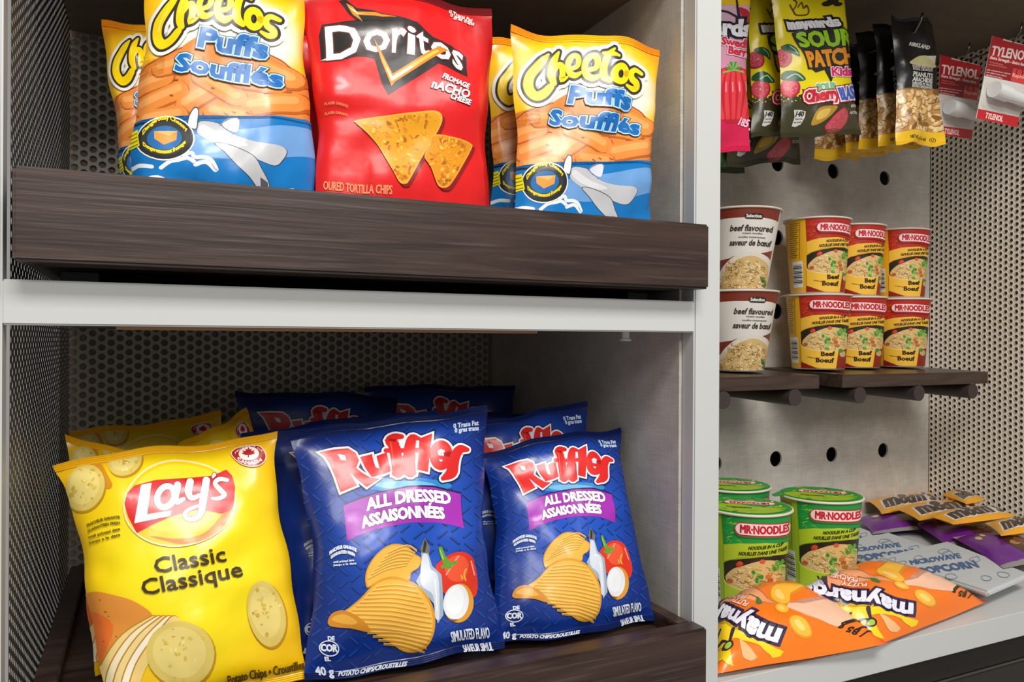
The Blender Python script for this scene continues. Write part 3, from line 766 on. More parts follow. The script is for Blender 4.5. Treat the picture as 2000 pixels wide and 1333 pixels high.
# --- yellow potato chips
Q_LAY = [(107, 908), (537, 842), (612, 1330), (205, 1408)]
def art_lays():
    A = Art(bagmap(Q_LAY, qY(Q_LAY, 0.72, 0.655, ZL), 0.028, 0.08)); R = random.Random(8); A.part = PIC
    def crisp(c, rx, ry, rot):
        A.ell((c[0] + 2, c[1] + 3), rx + 1.5, ry + 1.5, 'b98a12', rot); A.ell(c, rx, ry, 'd8c063', rot); A.ell((c[0] - 2, c[1] - 3), rx * 0.78, ry * 0.78, 'e2cd78', rot)
        A.band(6)
        for _ in range(26):
            a, q = R.uniform(0, 6.28), R.uniform(0, 0.85); x, y = rx * q * math.cos(a), ry * q * math.sin(a)
            A.ell((c[0] + x * math.cos(rot) - y * math.sin(rot), c[1] + x * math.sin(rot) + y * math.cos(rot)), R.uniform(1.5, 6), R.uniform(1, 4), R.choice(['cfb24a', 'e9d88c', 'c9a83e', 'd3ba58']), R.uniform(0, 3), n=7)
        A.end()
    crisp((245, 905), 34, 26, -0.4); A.strokes([[(193, 915), (212, 950)]], 'cf8a1c', 16, sm=False); crisp((165, 955), 38, 46, 0.5)
    A.zoom(100, 1060, 3.846)
    pot = [(215, 470), (320, 370), (480, 395), (640, 450), (765, 555), (620, 640), (500, 780), (400, 930), (330, 1000), (250, 900), (225, 640)]
    A.poly(pot, 'd98b35', True); A.poly([(215, 560), (330, 520), (470, 620), (420, 820), (330, 1000), (250, 900)], 'e2702c', True)
    for _ in range(10): A.ell((R.uniform(280, 560), R.uniform(420, 760)), 6, 5, '9a4a18', n=7)
    for k, (cc) in enumerate(('e9cf86', 'f1e3bd', 'ecd38e', 'f4ead0', 'eacb7c')):
        o = 62 * k
        A.strokes([[(330 + o, 1180), (420 + o, 930), (560 + o, 720), (770 + o * 0.6, 585)]], 'b9801f', 84); A.strokes([[(336 + o, 1182), (426 + o, 932), (566 + o, 722), (776 + o * 0.6, 588)]], cc, 76)
    A.zoom(0, 0, 1)
    crisp((352, 1275), 66, 62, 0.2); crisp((520, 1200), 36, 66, -0.22)
    A.zoom(230, 830, 5.332); A.part = LOGO
    A.ell((648, 826), 592, 452, 'f4e3a8', -0.16, 40); A.ell((648, 826), 572, 434, 'f3c712', -0.16, 40); A.ell((640, 770), 500, 350, 'f7da2a', -0.16, 40)
    A.poly([(330, 1165), (480, 1215), (640, 1250), (820, 1235), (980, 1170), (1110, 1060), (1175, 900), (1080, 950), (900, 1140), (640, 1195), (460, 1180)], 'f0801e', True)
    band = [(175, 655), (400, 598), (700, 565), (980, 525), (1132, 462), (1192, 530), (1222, 650), (1212, 790), (1192, 890), (1080, 935), (950, 905), (830, 890), (700, 925), (540, 975), (380, 1045), (202, 1135), (112, 965), (75, 835), (100, 730)]
    A.poly(band, 'd4141c', False)
    A.poly([(300, 1000), (540, 925), (700, 870), (830, 850), (700, 905), (540, 955), (310, 1060)], 'b80f18')
    W = 'eef0f2'
    A.poly([(245, 650), (352, 628), (308, 945), (560, 905), (545, 962), (178, 1034)], W)
    a = [(500 + 88 * math.cos(q) + 22 * -math.sin(q), 765 + 108 * math.sin(q), 62) for q in (6.2832 * k / 14 for k in range(15))]
    lines = [a, [(625, 640, 74), (598, 760, 74), (620, 810, 60), (690, 775, 34)], [(755, 600, 76), (735, 700, 74), (770, 765, 56), (850, 735, 44)],
             [(920, 575, 76), (892, 760, 76), (872, 900, 68), (820, 975, 56), (740, 990, 48), (695, 950, 44), (740, 890, 36), (860, 840, 30)],
             [(1140, 575, 40), (1060, 562, 46), (1012, 610, 48), (1080, 690, 52), (1112, 735, 48), (1055, 768, 44), (985, 768, 30)], [(1005, 515, 40), (985, 548, 18)]]
    A.strokes(lines, '8e0c14', grow=16); A.poly([(245, 650), (352, 628), (308, 945), (560, 905), (545, 962), (178, 1034)], W); [A.strokes([ln], W) for ln in lines]
    bad = [(1180, 285), (1250, 235), (1360, 212), (1480, 220), (1540, 290), (1545, 360), (1490, 420), (1400, 440), (1290, 410), (1215, 350)]
    A.poly(bad, 'efd9c0', True); A.poly([(1365 + (x - 1365) * 0.94, 322 + (y - 322) * 0.92) for x, y in bad], 'a81e24', True)
    A.ell((1368, 300), 104, 70, 'efe6dc'); mp = [(0, -1), (0.18, -0.55), (0.42, -0.72), (0.4, -0.3), (0.85, -0.45), (0.7, -0.1), (0.95, 0.12), (0.4, 0.42), (0.08, 0.45), (0.08, 0.9), (-0.08, 0.9), (-0.08, 0.45), (-0.4, 0.42), (-0.95, 0.12), (-0.7, -0.1), (-0.85, -0.45), (-0.4, -0.3), (-0.42, -0.72), (-0.18, -0.55)]
    A.poly([(1366 + 72 * x, 292 + 55 * y) for x, y in mp], 'b01c22')
    A.text('CANADA', (1252, 362), (1505, 372), 36, 'f0dcd0', 6, arch=-48); A.text('PRODUCT OF', (1225, 305), (1510, 290), 22, 'e8c8bc', 2, arch=60)
    A.zoom(100, 1060, 3.846); A.part = LET
    A.text('Classic', (790, 238), (1310, 140), 118, '3a2a14', 6); A.text('Classique', (698, 398), (1435, 255), 118, '3a2a14', 6)
    A.text('Potato Chips \u2022 Croustilles', (1330, 1062), (1925, 955), 66, '5a4108', 5)
    A.zoom(0, 0, 1)
    for k, w in enumerate(('FRAICHEUR GARANTIE', 'GUARANTEED FRESH', 'until printed date', 'jusqu a la date')):
        A.text(w, (172 + k, 1030 + 11 * k), (236, 1014 + 11 * k), 5, '5c4b0a', 0.6, arch=4 if k < 2 else 0)
    return A
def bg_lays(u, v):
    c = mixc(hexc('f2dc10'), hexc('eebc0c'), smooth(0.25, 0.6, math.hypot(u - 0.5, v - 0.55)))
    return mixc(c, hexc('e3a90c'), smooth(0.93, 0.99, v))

# --- blue ridged chips
Q_RUF = [(566, 846), (951, 793), (985, 1266), (598, 1336)]
def art_ruffles():
    A = Art(bagmap(Q_RUF, qY(Q_RUF, 0.72, 0.652, ZL), 0.026, 0.12)); R = random.Random(11); A.part = PIC
    m = homog(Q_RUF)
    A.band(2)
    for i in range(17):                       # tread-plate dashes
        for j in range(22):
            x, y = 575 + i * 24 + R.uniform(-2, 2), 830 + j * 24 + (12 if i % 2 else 0)
            u, v = m(x, y)
            if not (0.03 < u < 0.97 and 0.04 < v < 0.95): continue
            d = (7, -6) if (i + j) % 2 else (7, 6)
            A.strokes([[(x - d[0], y - d[1]), (x + d[0], y + d[1])]], (0.004, 0.028, 0.16), 5, sm=False)
            A.strokes([[(x - d[0], y - d[1] - 1.5), (x + d[0], y + d[1] - 1.5)]], (0.012, 0.075, 0.36), 2, sm=False)
    A.end()
    A.zoom(600, 800, 5.128)
    A.ell((960, 760), 480, 70, '2f86c8', 0.02); A.ell((980, 765), 300, 40, '6fb2dc', 0.02)
    ban = [(370, 965), (530, 900), (700, 845), (1000, 792), (1250, 786), (1530, 850), (1543, 1020), (1556, 1202), (1430, 1162), (1300, 1140), (1000, 1140), (700, 1200), (540, 1255), (392, 1322), (380, 1140)]
    A.poly([(x + 4, y - 18) for x, y in ban], '14184a'); A.poly(ban, 'a32fb0')
    A.part = LET
    A.text('ALL DRESSED', (606, 1012), (1430, 950), 118, 'f4eef6', 16, [('6c1a78', 12)], arch=45)
    A.text('ASSAISONN\u00c9ES', (556, 1190), (1362, 1098), 112, 'f4eef6', 16, [('6c1a78', 12)], arch=45)
    A.text('0 Trans Fat', (1448, 182), (1700, 165), 46, 'cfe0f6', 5); A.text('0 gras trans', (1462, 228), (1702, 215), 46, 'cfe0f6', 5)
    A.part = LOGO
    Rp = [(120, 440), (280, 412), (420, 400), (495, 440), (530, 515), (500, 590), (560, 640), (640, 690), (725, 700), (600, 782), (510, 710), (430, 625), (505, 765), (340, 835), (290, 690), (230, 560), (180, 480)]
    up = [(540, 480), (660, 448), (672, 520), (690, 585), (728, 600), (700, 470), (795, 438), (815, 540), (835, 625), (760, 655), (650, 685), (590, 590)]
    lp = [(1110, 305), (1232, 248), (1215, 440), (1192, 638), (1085, 615)]
    ff = [[(905, 640, 112), (885, 480, 112), (868, 370, 112), (835, 320, 96), (880, 285, 72), (945, 285, 50)], [(1020, 640, 112), (1010, 480, 112), (1025, 360, 100), (1050, 300, 76), (1105, 305, 40)], [(790, 420, 46), (900, 425, 46), (1100, 425, 46)]]
    es = [[(1320 + 70 * math.cos(q), 465 + 108 * math.sin(q), 84) for q in (6.2832 * k / 12 for k in range(13))], [(1255, 480, 40), (1395, 500, 40)]]
    ss = [[(1585, 410, 44), (1510, 405, 90), (1460, 470, 104), (1442, 560, 112), (1425, 640, 116), (1345, 695, 48)]]
    base = [(845, 640), (1080, 640), (1075, 668), (845, 668)]
    def whole(col, grow):
        for P in (Rp, up, lp, base): A.strokes([P], col, grow, sm=False, closed=True) if grow else None; A.poly(P, col)
        for ln in ff + es + ss: A.strokes([ln], col, grow=grow)
    whole('0b1a4a', 66); whole('e8ecf4', 40); whole('d8231f', 0.01)
    A.poly([(312, 458), (385, 470), (400, 520), (345, 518)], 'e8ecf4'); A.poly([(925, 330), (965, 330), (960, 380), (920, 375)], 'e8ecf4')
    A.strokes([[(1300, 430, 30), (1340, 425, 30)]], 'e8ecf4'); A.strokes([[(950, 480), (958, 630)], [(1068, 470), (1062, 610)]], '8c1512', 9, sm=False)
    A.strokes([[(190, 470, 10), (420, 425, 12), (490, 480, 10)], [(250, 560, 14), (350, 800, 12)], [(840, 340, 12), (860, 600, 12)]], 'ee5a44')
    # pictures
    A.zoom(600, 1040, 4.55); A.part = PIC
    pep = [(1140, 325), (1180, 260), (1250, 205), (1350, 178), (1450, 228), (1500, 370), (1512, 500), (1470, 590), (1330, 600), (1200, 530)]
    A.poly(pep, 'd9331a', True); A.poly([(1250, 240), (1350, 210), (1420, 290), (1380, 430), (1270, 430), (1220, 330)], 'ea5530', True); A.strokes([[(1230, 380), (1260, 330), (1330, 215)], [(1440, 260), (1480, 380)]], 'f2a08a', 12)
    A.strokes([[(1180, 145, 34), (1205, 220, 40), (1250, 300, 62)], [(1200, 310, 30), (1310, 270, 30)]], '5f9c2c'); A.strokes([[(1178, 160, 10), (1205, 240, 12)]], '9cc94e')
    A.strokes([[(1400, 430), (1385, 380), (1400, 330)], [(1370, 420), (1360, 390)]], 'f0b040', 14)
    bot = [(1010, 140), (1042, 45), (1088, 130), (1082, 195), (1112, 300), (1190, 380), (1203, 560), (1206, 740), (1150, 815), (1120, 640), (1000, 495), (965, 440), (1030, 330), (1018, 200)]
    A.poly(bot, '9fb0c4'); A.poly([(1030, 210), (1075, 210), (1100, 330), (1160, 400), (1170, 740), (1130, 760), (1110, 560), (1010, 460)], 'd3dbe4', True); A.poly([(1012, 140), (1042, 45), (1090, 132), (1088, 188), (1015, 180)], '6e6c66'); A.poly([(1042, 60), (1062, 100), (1050, 180), (1030, 175)], '2a2826')
    A.strokes([[(1060, 360), (1120, 350)], [(1130, 420), (1150, 700)]], 'f2f5f8', 10, sm=False)
    A.ell((1340, 640), 130, 180, 'd9962a', 0.15); A.ell((1318, 628), 112, 162, 'e3e6ea', 0.15); A.ell((1305, 615), 80, 125, 'eef1f4', 0.15); A.poly([(1255, 785), (1290, 815), (1330, 790)], '8a5a1a')
    def chip(P, dirs, off):
        c = np.mean(np.array(P), 0)
        A.poly(P, 'd99a28', True); A.poly([(c[0] + (x - c[0]) * 0.95, c[1] + (y - c[1]) * 0.93) for x, y in P], 'edb548', True)
        for ln in dirs: A.strokes([ln], 'cf8f22', 10); A.strokes([[(x, y - 12) for x, y in ln]], 'f6cf74', 7)
    back = [(525, 490), (515, 350), (600, 205), (740, 110), (880, 120), (960, 190), (1020, 230), (1000, 310), (930, 360), (900, 430), (740, 400), (600, 450)]
    chip(back, [[(535 + 30 * k, 420 - 38 * k), (700 + 30 * k, 340 - 36 * k), (880 + 16 * k, 300 - 22 * k)] for k in range(7)], 0)
    big = [(195, 790), (240, 712), (340, 690), (470, 585), (600, 445), (740, 395), (880, 420), (1000, 490), (1100, 640), (1128, 800), (1090, 950), (1000, 1042), (860, 1048), (720, 960), (560, 870), (400, 842), (230, 835)]
    rows = []
    for k in range(15):
        y0 = 470 + 34 * k; x0 = max(240, 610 - 34 * k) if k < 11 else 540 + 50 * (k - 11); x1 = min(1090, 960 + 22 * k) if k < 9 else 1100 - 14 * (k - 9)
        rows.append([(x0, y0 + (20 if k < 11 else 40)), ((x0 + x1) / 2, y0 + 6 + 4 * k), (x1, y0 + 30 + 10 * min(k, 8))])
    chip(big, rows, 0)
    A.poly([(195, 790), (240, 712), (340, 690), (480, 760), (560, 870), (400, 842), (230, 835)], 'c98520', True); A.poly([(230, 780), (280, 730), (360, 730), (450, 790), (380, 810)], 'e0a53c', True)
    A.part = LET; Wt = 'dfe8f6'
    A.text('SIMULATED FLAVO', (1262, 985), (1600, 935), 92, Wt, 4); A.text('SAVEUR SIMUL', (1372, 1098), (1640, 1050), 82, Wt, 4)
    A.ring((215, 1025), 80, 66, 9, Wt); A.text('COR', (148, 1052), (282, 1048), 62, Wt, 8); A.text('DE', (205, 955), (258, 950), 36, Wt, 5); A.text('EL', (178, 1138), (225, 1132), 36, Wt, 5)
    A.text('40 g', (90, 1275), (246, 1262), 78, Wt, 8); A.text('POTATO CHIPS/CROUSTILLES', (286, 1258), (872, 1178), 44, Wt, 5, up=(14, -46))
    A.text('FRAICHEUR GARANTIE', (200, 205), (432, 180), 30, Wt, 4, arch=45); A.text('GUARANTEED FRESH', (212, 240), (420, 220), 28, Wt, 4, arch=38); A.text('until printed date', (235, 275), (412, 258), 18, Wt, 2); A.text('jusqu a la date', (235, 300), (430, 285), 18, Wt, 2)
    return A
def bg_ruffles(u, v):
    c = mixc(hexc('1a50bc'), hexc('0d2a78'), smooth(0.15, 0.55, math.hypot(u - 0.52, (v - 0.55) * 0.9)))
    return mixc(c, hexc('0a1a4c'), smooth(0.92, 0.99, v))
# ------------------------------------------------------------------ chip bags
A_CHE, A_DOR, A_LAY, A_RUF = art_cheetos(), art_doritos(), art_lays(), art_ruffles()
def che(q, yt, yb, label, **k): bag('cheese_puff_bag', label, 'chip bag', 'orange cheese puff bags on the upper tray', qY(q, yt, yb, ZU), A_CHE, bg_cheetos, **k)
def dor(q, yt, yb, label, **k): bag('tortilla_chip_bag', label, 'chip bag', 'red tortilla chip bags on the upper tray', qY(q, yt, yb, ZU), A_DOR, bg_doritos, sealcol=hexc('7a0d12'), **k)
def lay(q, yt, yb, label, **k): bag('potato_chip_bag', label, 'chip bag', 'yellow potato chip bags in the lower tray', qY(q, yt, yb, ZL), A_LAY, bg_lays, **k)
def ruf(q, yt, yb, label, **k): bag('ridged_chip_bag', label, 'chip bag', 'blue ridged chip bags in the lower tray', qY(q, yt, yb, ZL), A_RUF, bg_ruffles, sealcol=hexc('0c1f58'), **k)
che([(284, -52), (594, -28), (622, 486), (246, 464)], 0.664, 0.652, 'large front orange puff bag at the left end of the upper tray', seed=21, pinch=0.03, T=0.024)
che([(200, 42), (430, 72), (470, 500), (240, 480)], 0.80, 0.77, 'orange puff bag mostly hidden behind the leftmost front bag, beside the perforated wall', seed=22, T=0.02, Tb=0.014, parts=(LOGO, PIC))
dor(Q_DOR, 0.664, 0.652, 'large red tortilla chip bag in the middle of the upper tray', seed=23, pinch=0.07, T=0.022, Tb=0.016)
dor([(330, 45), (640, 65), (634, 480), (350, 480)], 0.735, 0.72, 'red tortilla chip bag showing only as a dark strip behind the big red bag', seed=24, T=0.02, Tb=0.014, parts=(LOGO,))
che([(948, 82), (1190, 100), (1200, 500), (958, 500)], 0.72, 0.705, 'orange puff bag half hidden between the red bag and the right orange bag', seed=25, T=0.02, Tb=0.014, parts=(LOGO, PIC))
che(Q_CHE, 0.655, 0.650, 'front orange puff bag at the right end of the upper tray', seed=26, pinch=0.05, T=0.022, Tb=0.016)
lay(Q_LAY, 0.72, 0.655, 'large front yellow potato chip bag leaning in the lower tray', seed=31, pinch=0.08, T=0.028, crease=1.5)
lay([(130, 846), (436, 806), (480, 1290), (200, 1330)], 0.95, 0.92, 'shaded yellow potato chip bag at the very back by the perforated wall', seed=32, T=0.02, Tb=0.014, parts=(LOGO, PIC))
lay([(130, 852), (415, 905), (470, 1330), (185, 1325)], 0.80, 0.75, 'yellow potato chip bag with shiny tilted top, directly behind the front yellow bag', seed=33, T=0.02, Tb=0.014, parts=(LOGO, PIC))
lay([(330, 882), (484, 797), (620, 1230), (430, 1290)], 0.865, 0.83, 'yellow potato chip bag showing only a pointed corner beside the dark blue bags', seed=34, T=0.02, Tb=0.014, parts=(LOGO,))
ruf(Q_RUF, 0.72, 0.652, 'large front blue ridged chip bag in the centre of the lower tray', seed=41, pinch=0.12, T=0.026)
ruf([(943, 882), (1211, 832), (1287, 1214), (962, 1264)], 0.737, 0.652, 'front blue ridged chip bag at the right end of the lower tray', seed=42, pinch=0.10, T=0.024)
ruf([(470, 846), (800, 802), (830, 1198), (520, 1238)], 0.815, 0.77, 'dark blue chip bag beside the front yellow bag, showing only its left edge', seed=43, T=0.02, Tb=0.014)
ruf([(520, 848), (860, 802), (900, 1245), (575, 1292)], 0.77, 0.715, 'dark blue chip bag directly behind the centre front blue bag', seed=44, T=0.02, Tb=0.014, parts=(LOGO, LET))
ruf([(463, 762), (775, 776), (790, 1150), (490, 1160)], 0.97, 0.93, 'dark blue chip bag at the back left with its red logo half showing', seed=45, T=0.02, Tb=0.014, parts=(LOGO,))
ruf([(708, 756), (1003, 752), (1010, 1120), (740, 1140)], 0.99, 0.96, 'dark blue chip bag at the back centre against the perforated panel', seed=46, T=0.02, Tb=0.014, parts=(LOGO,))
ruf([(800, 816), (1068, 803), (1090, 1140), (830, 1160)], 0.865, 0.845, 'dark blue chip bag in the second row from the back, right of centre', seed=47, T=0.02, Tb=0.014, parts=(LOGO,))
ruf([(880, 832), (1150, 786), (1185, 1150), (905, 1180)], 0.77, 0.735, 'blue chip bag with raised right corner directly behind the right front blue bag', seed=48, T=0.02, Tb=0.014, parts=(LOGO, LET))
# ------------------------------------------------------------------ noodle cups
def cup(name, label, group, cx, cy, z0, art, body, H, r0, r1, rot=0.0, lid=None, rimcol='e9e2d6'):
    root = empty(name, (cx, cy, z0), label, 'noodle cup', group)
    f = np.array([cx, cy]) / math.hypot(cx, cy); rt = np.array([f[1], -f[0]])
    def rad(h): return r0 + (r1 - r0) * h
    seg = 48; hs = [0, 0.012, 0.03, 0.25, 0.5, 0.75, 0.97, 1.0]
    V = []; F = []
    for h in hs:
        r = rad(h) - (0.0025 if h == 0 else 0)
        for k in range(seg):
            a = 2 * math.pi * k / seg; V.append((r * math.cos(a), r * math.sin(a), h * H))
    for i in range(len(hs) - 1):
        for k in range(seg): k2 = (k + 1) % seg; F.append((i * seg + k, i * seg + k2, (i + 1) * seg + k2, (i + 1) * seg + k))
    F.append(tuple(range(seg))[::-1])
    me = bpy.data.meshes.new('cup_wall'); me.from_pydata(V, [], F); me.materials.append(PAPER)
    ca = me.color_attributes.new('Col', 'FLOAT_COLOR', 'POINT')
    ca.data.foreach_set('color', np.array([(*(hexc(rimcol) if i // seg < 2 else hexc(body)), 1) for i in range(len(V))], np.float32).ravel())
    me.polygons.foreach_set('use_smooth', [True] * (len(F) - 1) + [False]); me.update(); link('cup_wall', me, root)
    V = []; F = []; q = 8
    for k in range(seg):
        a = 2 * math.pi * k / seg
        for j in range(q):
            b = 2 * math.pi * j / q; rr = r1 + 0.0012 + 0.0021 * math.cos(b); V.append((rr * math.cos(a), rr * math.sin(a), H + 0.0018 * math.sin(b)))
    for k in range(seg):
        for j in range(q): k2, j2 = (k + 1) % seg, (j + 1) % q; F.append((k * q + j, k2 * q + j, k2 * q + j2, k * q + j2))
    mesh_from('rim', V, F, RIMM, root, True)
    lidm = LIDG if lid else LIDW
    V = [(0, 0, H + 0.0022)] + [(r1 * math.cos(2 * math.pi * k / seg), r1 * math.sin(2 * math.pi * k / seg), H + 0.002) for k in range(seg)]
    rr = r1 + 0.0028
    V += [(rr * math.cos(2 * math.pi * k / seg), rr * math.sin(2 * math.pi * k / seg), H + 0.0006) for k in range(seg)]
    F = [(0, 1 + k, 1 + (k + 1) % seg) for k in range(seg)] + [(1 + k, 1 + seg + k, 1 + seg + (k + 1) % seg, 1 + (k + 1) % seg) for k in range(seg)]
    mesh_from('lid', V, F, lidm, root, True)
    ta = math.atan2(-f[1], -f[0]) - 1.25 + rot                     # pull tab at the left of the lid
    d, n = np.array([math.cos(ta), math.sin(ta)]), np.array([-math.sin(ta), math.cos(ta)])
    tp = [d * r1 + n * 0.014, d * (r1 + 0.012) + n * 0.006, d * (r1 + 0.012) - n * 0.006, d * r1 - n * 0.014]
    mesh_from('pull_tab', [(*p, H + 0.0025 - 0.003 * (i in (1, 2))) for i, p in enumerate(tp)] + [(*p, H + 0.0018 - 0.003 * (i in (1, 2))) for i, p in enumerate(tp)],
              [(0, 1, 2, 3), (7, 6, 5, 4), (0, 4, 5, 1), (1, 5, 6, 2), (2, 6, 7, 3), (3, 7, 4, 0)], lidm, root)
    def surf(th, h):
        r = r0 + (r1 - r0) * h
        st = (art.hi[0] - art.lo[0]) / art.nu; k = np.clip(np.floor((th - art.lo[0]) / st), 0, art.nu - 1); w = (th - art.lo[0]) / st - k      # straight between the cut lines
        a0, a1 = art.lo[0] + k * st + rot, art.lo[0] + (k + 1) * st + rot
        cs, sn = np.cos(a0) * (1 - w) + np.cos(a1) * w, np.sin(a0) * (1 - w) + np.sin(a1) * w
        nx = -f[0] * cs + rt[0] * sn; ny = -f[1] * cs + rt[1] * sn
        P = np.stack([r * nx, r * ny, h * H], 1); sl = (r1 - r0) / H
        nn = np.stack([nx, ny, np.full_like(nx, -sl)], 1); return P, nn
    art.lay(root, surf, PAPER, 0.0003)
    if lid:
        def flat(u, v):
            x = (u - 0.5) * 2 * r1 * 0.97; y = (v - 0.5) * 2 * r1 * 0.97
            P = np.stack([rt[0] * x + f[0] * y, rt[1] * x + f[1] * y, np.full_like(x, H + 0.0024)], 1)
            return P, np.tile([0, 0, 1.0], (len(x), 1))
        lid.lay(root, flat, PAPER, 0.0001)
    return root
RIMM = mat_plain('cup_rim_paper', 'd9cdbd', 0.4); LIDW = mat_plain('foil_lid', 'b8a99a', 0.35); LIDG = mat_plain('green_lid', '2f9436', 0.35)
def cupmap(ytop, ybot, cx0, hw0, cx1, hw1, x0, y0, z):
    def mp(px, py):
        zx, zy = (px - x0) * z, (py - y0) * z
        h = (ybot - zy) / (ybot - ytop); cx = cx1 + (cx0 - cx1) * h; hw = hw1 + (hw0 - hw1) * h
        t = (zx - cx) / hw
        return np.where(np.abs(t) < 0.9, np.arcsin(np.clip(t, -0.999, 0.999)), np.sign(t) * (1.1198 + (np.abs(t) - 0.9) * 1.6)), h
    return mp
def art_noodle(veg):
    A = Art(cupmap(85, 1045, 1285, 432, 1270, 334, 1400, 565, 6.667), 24, 6, (-1.57, 0.02), (1.57, 0.985)); A.zoom(1400, 565, 6.667); R = random.Random(4)
    base, band, top, top2, gold = ('a9c81a', 'b8d02a', '1c9440', '14803a', 'b4cc2c') if veg else ('efb31e', 'e9b13a', 'b3261c', '8e1a16', 'f0bd3c')
    A.part = LET
    A.band(2)
    for k in range(17): A.strokes([[(868, 140 + 27 * k), (962 - (k % 3) * 8, 142 + 27 * k)]], '7d6a14' if not veg else '5c7416', 9, sm=False)
    A.end()
    A.strokes([[(975, 125), (985, 600)]], '6a5a14', 4, sm=False)
    A.poly([(908, 628), (1018, 628), (1030, 965), (930, 965)], 'e9e8e4')
    A.band(2)
    for k in range(13): A.strokes([[(925 + k, 675 + 20 * k), (1005 + k * 1.2, 675 + 20 * k)]], '2a2a2a', 6 + 5 * (k % 3), sm=False)
    A.end()
    A.part = PIC
    A.poly([(1035, 90), (1740, 90), (1720, 230), (1705, 372), (1450, 335), (1200, 350), (1055, 387), (1045, 240)], top)
    A.band(6)
    for k in range(26):
        x, y = R.uniform(1050, 1190), R.uniform(130, 360); A.strokes([[(x, y), (x + 22, y + R.uniform(-20, 20)), (x + 45, y + R.uniform(-25, 25))]], R.choice(['d0491f', 'c23a1c', 'de6a2a'] if not veg else ['2fae4a', '7cc43a', 'b4d840']), 7)
    A.end()
    A.poly([(1055, 387), (1200, 350), (1450, 335), (1705, 372), (1690, 480), (1500, 455), (1250, 472), (1060, 548)], gold)
    A.poly([(1060, 560), (1120, 525), (1250, 490), (1400, 468), (1560, 462), (1690, 486), (1680, 700), (1640, 780), (1400, 800), (1150, 780), (1065, 720)], '2a211b')
    nood = [(1075, 690), (1150, 600), (1240, 560), (1340, 520), (1450, 500), (1560, 520), (1640, 600), (1660, 720), (1600, 800), (1400, 815), (1200, 800), (1110, 760)]
    A.poly(nood, 'd9b878', True)
    A.band(14)
    for k in range(110):
        a = R.uniform(0, 6.28); q = math.sqrt(R.random()) * 0.86; x, y = 1375 + 275 * q * math.cos(a), 672 + 130 * q * math.sin(a); t = R.uniform(0, 3.1)
        A.strokes([[(x, y), (x + 26 * math.cos(t), y + 18 * math.sin(t)), (x + 52 * math.cos(t + 0.6), y + 32 * math.sin(t + 0.6))]], R.choice(['f0dca6', 'e2c283', 'b98a48', 'f6e6ba', '9a6c34', 'd9a860']), 8, n=2)
    A.end()
    for x, y, c in ((1200, 555, 'c5301c'), (1215, 540, 'd84a2c'), (1420, 510, 'd0603a'), (1490, 690, 'b4642a'), (1500, 735, 'c07030'), (1120, 720, 'c25a2c'), (1470, 655, 'c87a3a')): A.ell((x, y), 28, 22, c, n=10)
    A.band(5)
    for x, y in ((1350, 630), (1380, 700), (1370, 750), (1400, 650), (1540, 540), (1580, 560), (1550, 600), (1600, 600), (1520, 570), (1610, 540)):
        for k in range(4): A.ell((x + R.uniform(-24, 24), y + R.uniform(-24, 24)), R.uniform(14, 28), R.uniform(10, 18), R.choice(['5ea33a', '8cc152', '3f8a30', 'a7d46a']), R.uniform(0, 3), n=9)
    A.end()
    A.poly([(1062, 722), (1100, 758), (1250, 792), (1450, 800), (1640, 772), (1620, 1045), (1400, 1040), (1240, 1015), (1070, 945)], gold)
    A.strokes([[(1062, 722), (1100, 760), (1250, 794), (1450, 802), (1640, 774)]], 'f6d878' if not veg else 'd8e678', 10)
    if not veg:
        A.poly([(1520, 800), (1640, 770), (1620, 1045), (1480, 1045)], '8e2a18'); A.ell((1570, 840), 40, 40, 'c9b07a'); A.ell((1545, 800), 30, 26, '4f8a34'); A.poly([(1068, 945), (1240, 1015), (1330, 1045), (1068, 1045)], '8e1a16')
    A.part = LET
    ink = '2a1c0c'
    A.text('NOODLES IN A CUP', (1290, 402), (1612, 378), 30, ink, 3, up=(10, -32)); A.text('NOUILLES DANS UNE TASSE', (1200, 462), (1655, 428), 32, ink, 3, up=(10, -34))
    if veg: A.text('Vegetable', (1235, 905), (1600, 900), 74, ink, 8); A.text('flavour / saveur', (1150, 950), (1300, 965), 18, ink, 1)
    else: A.text('Beef', (1310, 866), (1472, 862), 56, ink, 8); A.text('Boeuf', (1248, 946), (1458, 950), 58, ink, 8); A.text('a saveur de', (1140, 885), (1240, 905), 18, ink, 1)
    A.part = LOGO
    A.strokes([[(1225, 222), (1450, 226), (1662, 242)]], top2, 140); A.strokes([[(1225, 212), (1450, 216), (1662, 230)]], 'c21a2a' if veg else 'a8141c', 128); A.strokes([[(1225, 210), (1450, 214), (1662, 228)]], 'f2dcd8', 106)
    A.text('MR\u00b7NOODLES', (1218, 244), (1682, 256), 74, 'c4142c', 10)
    return A
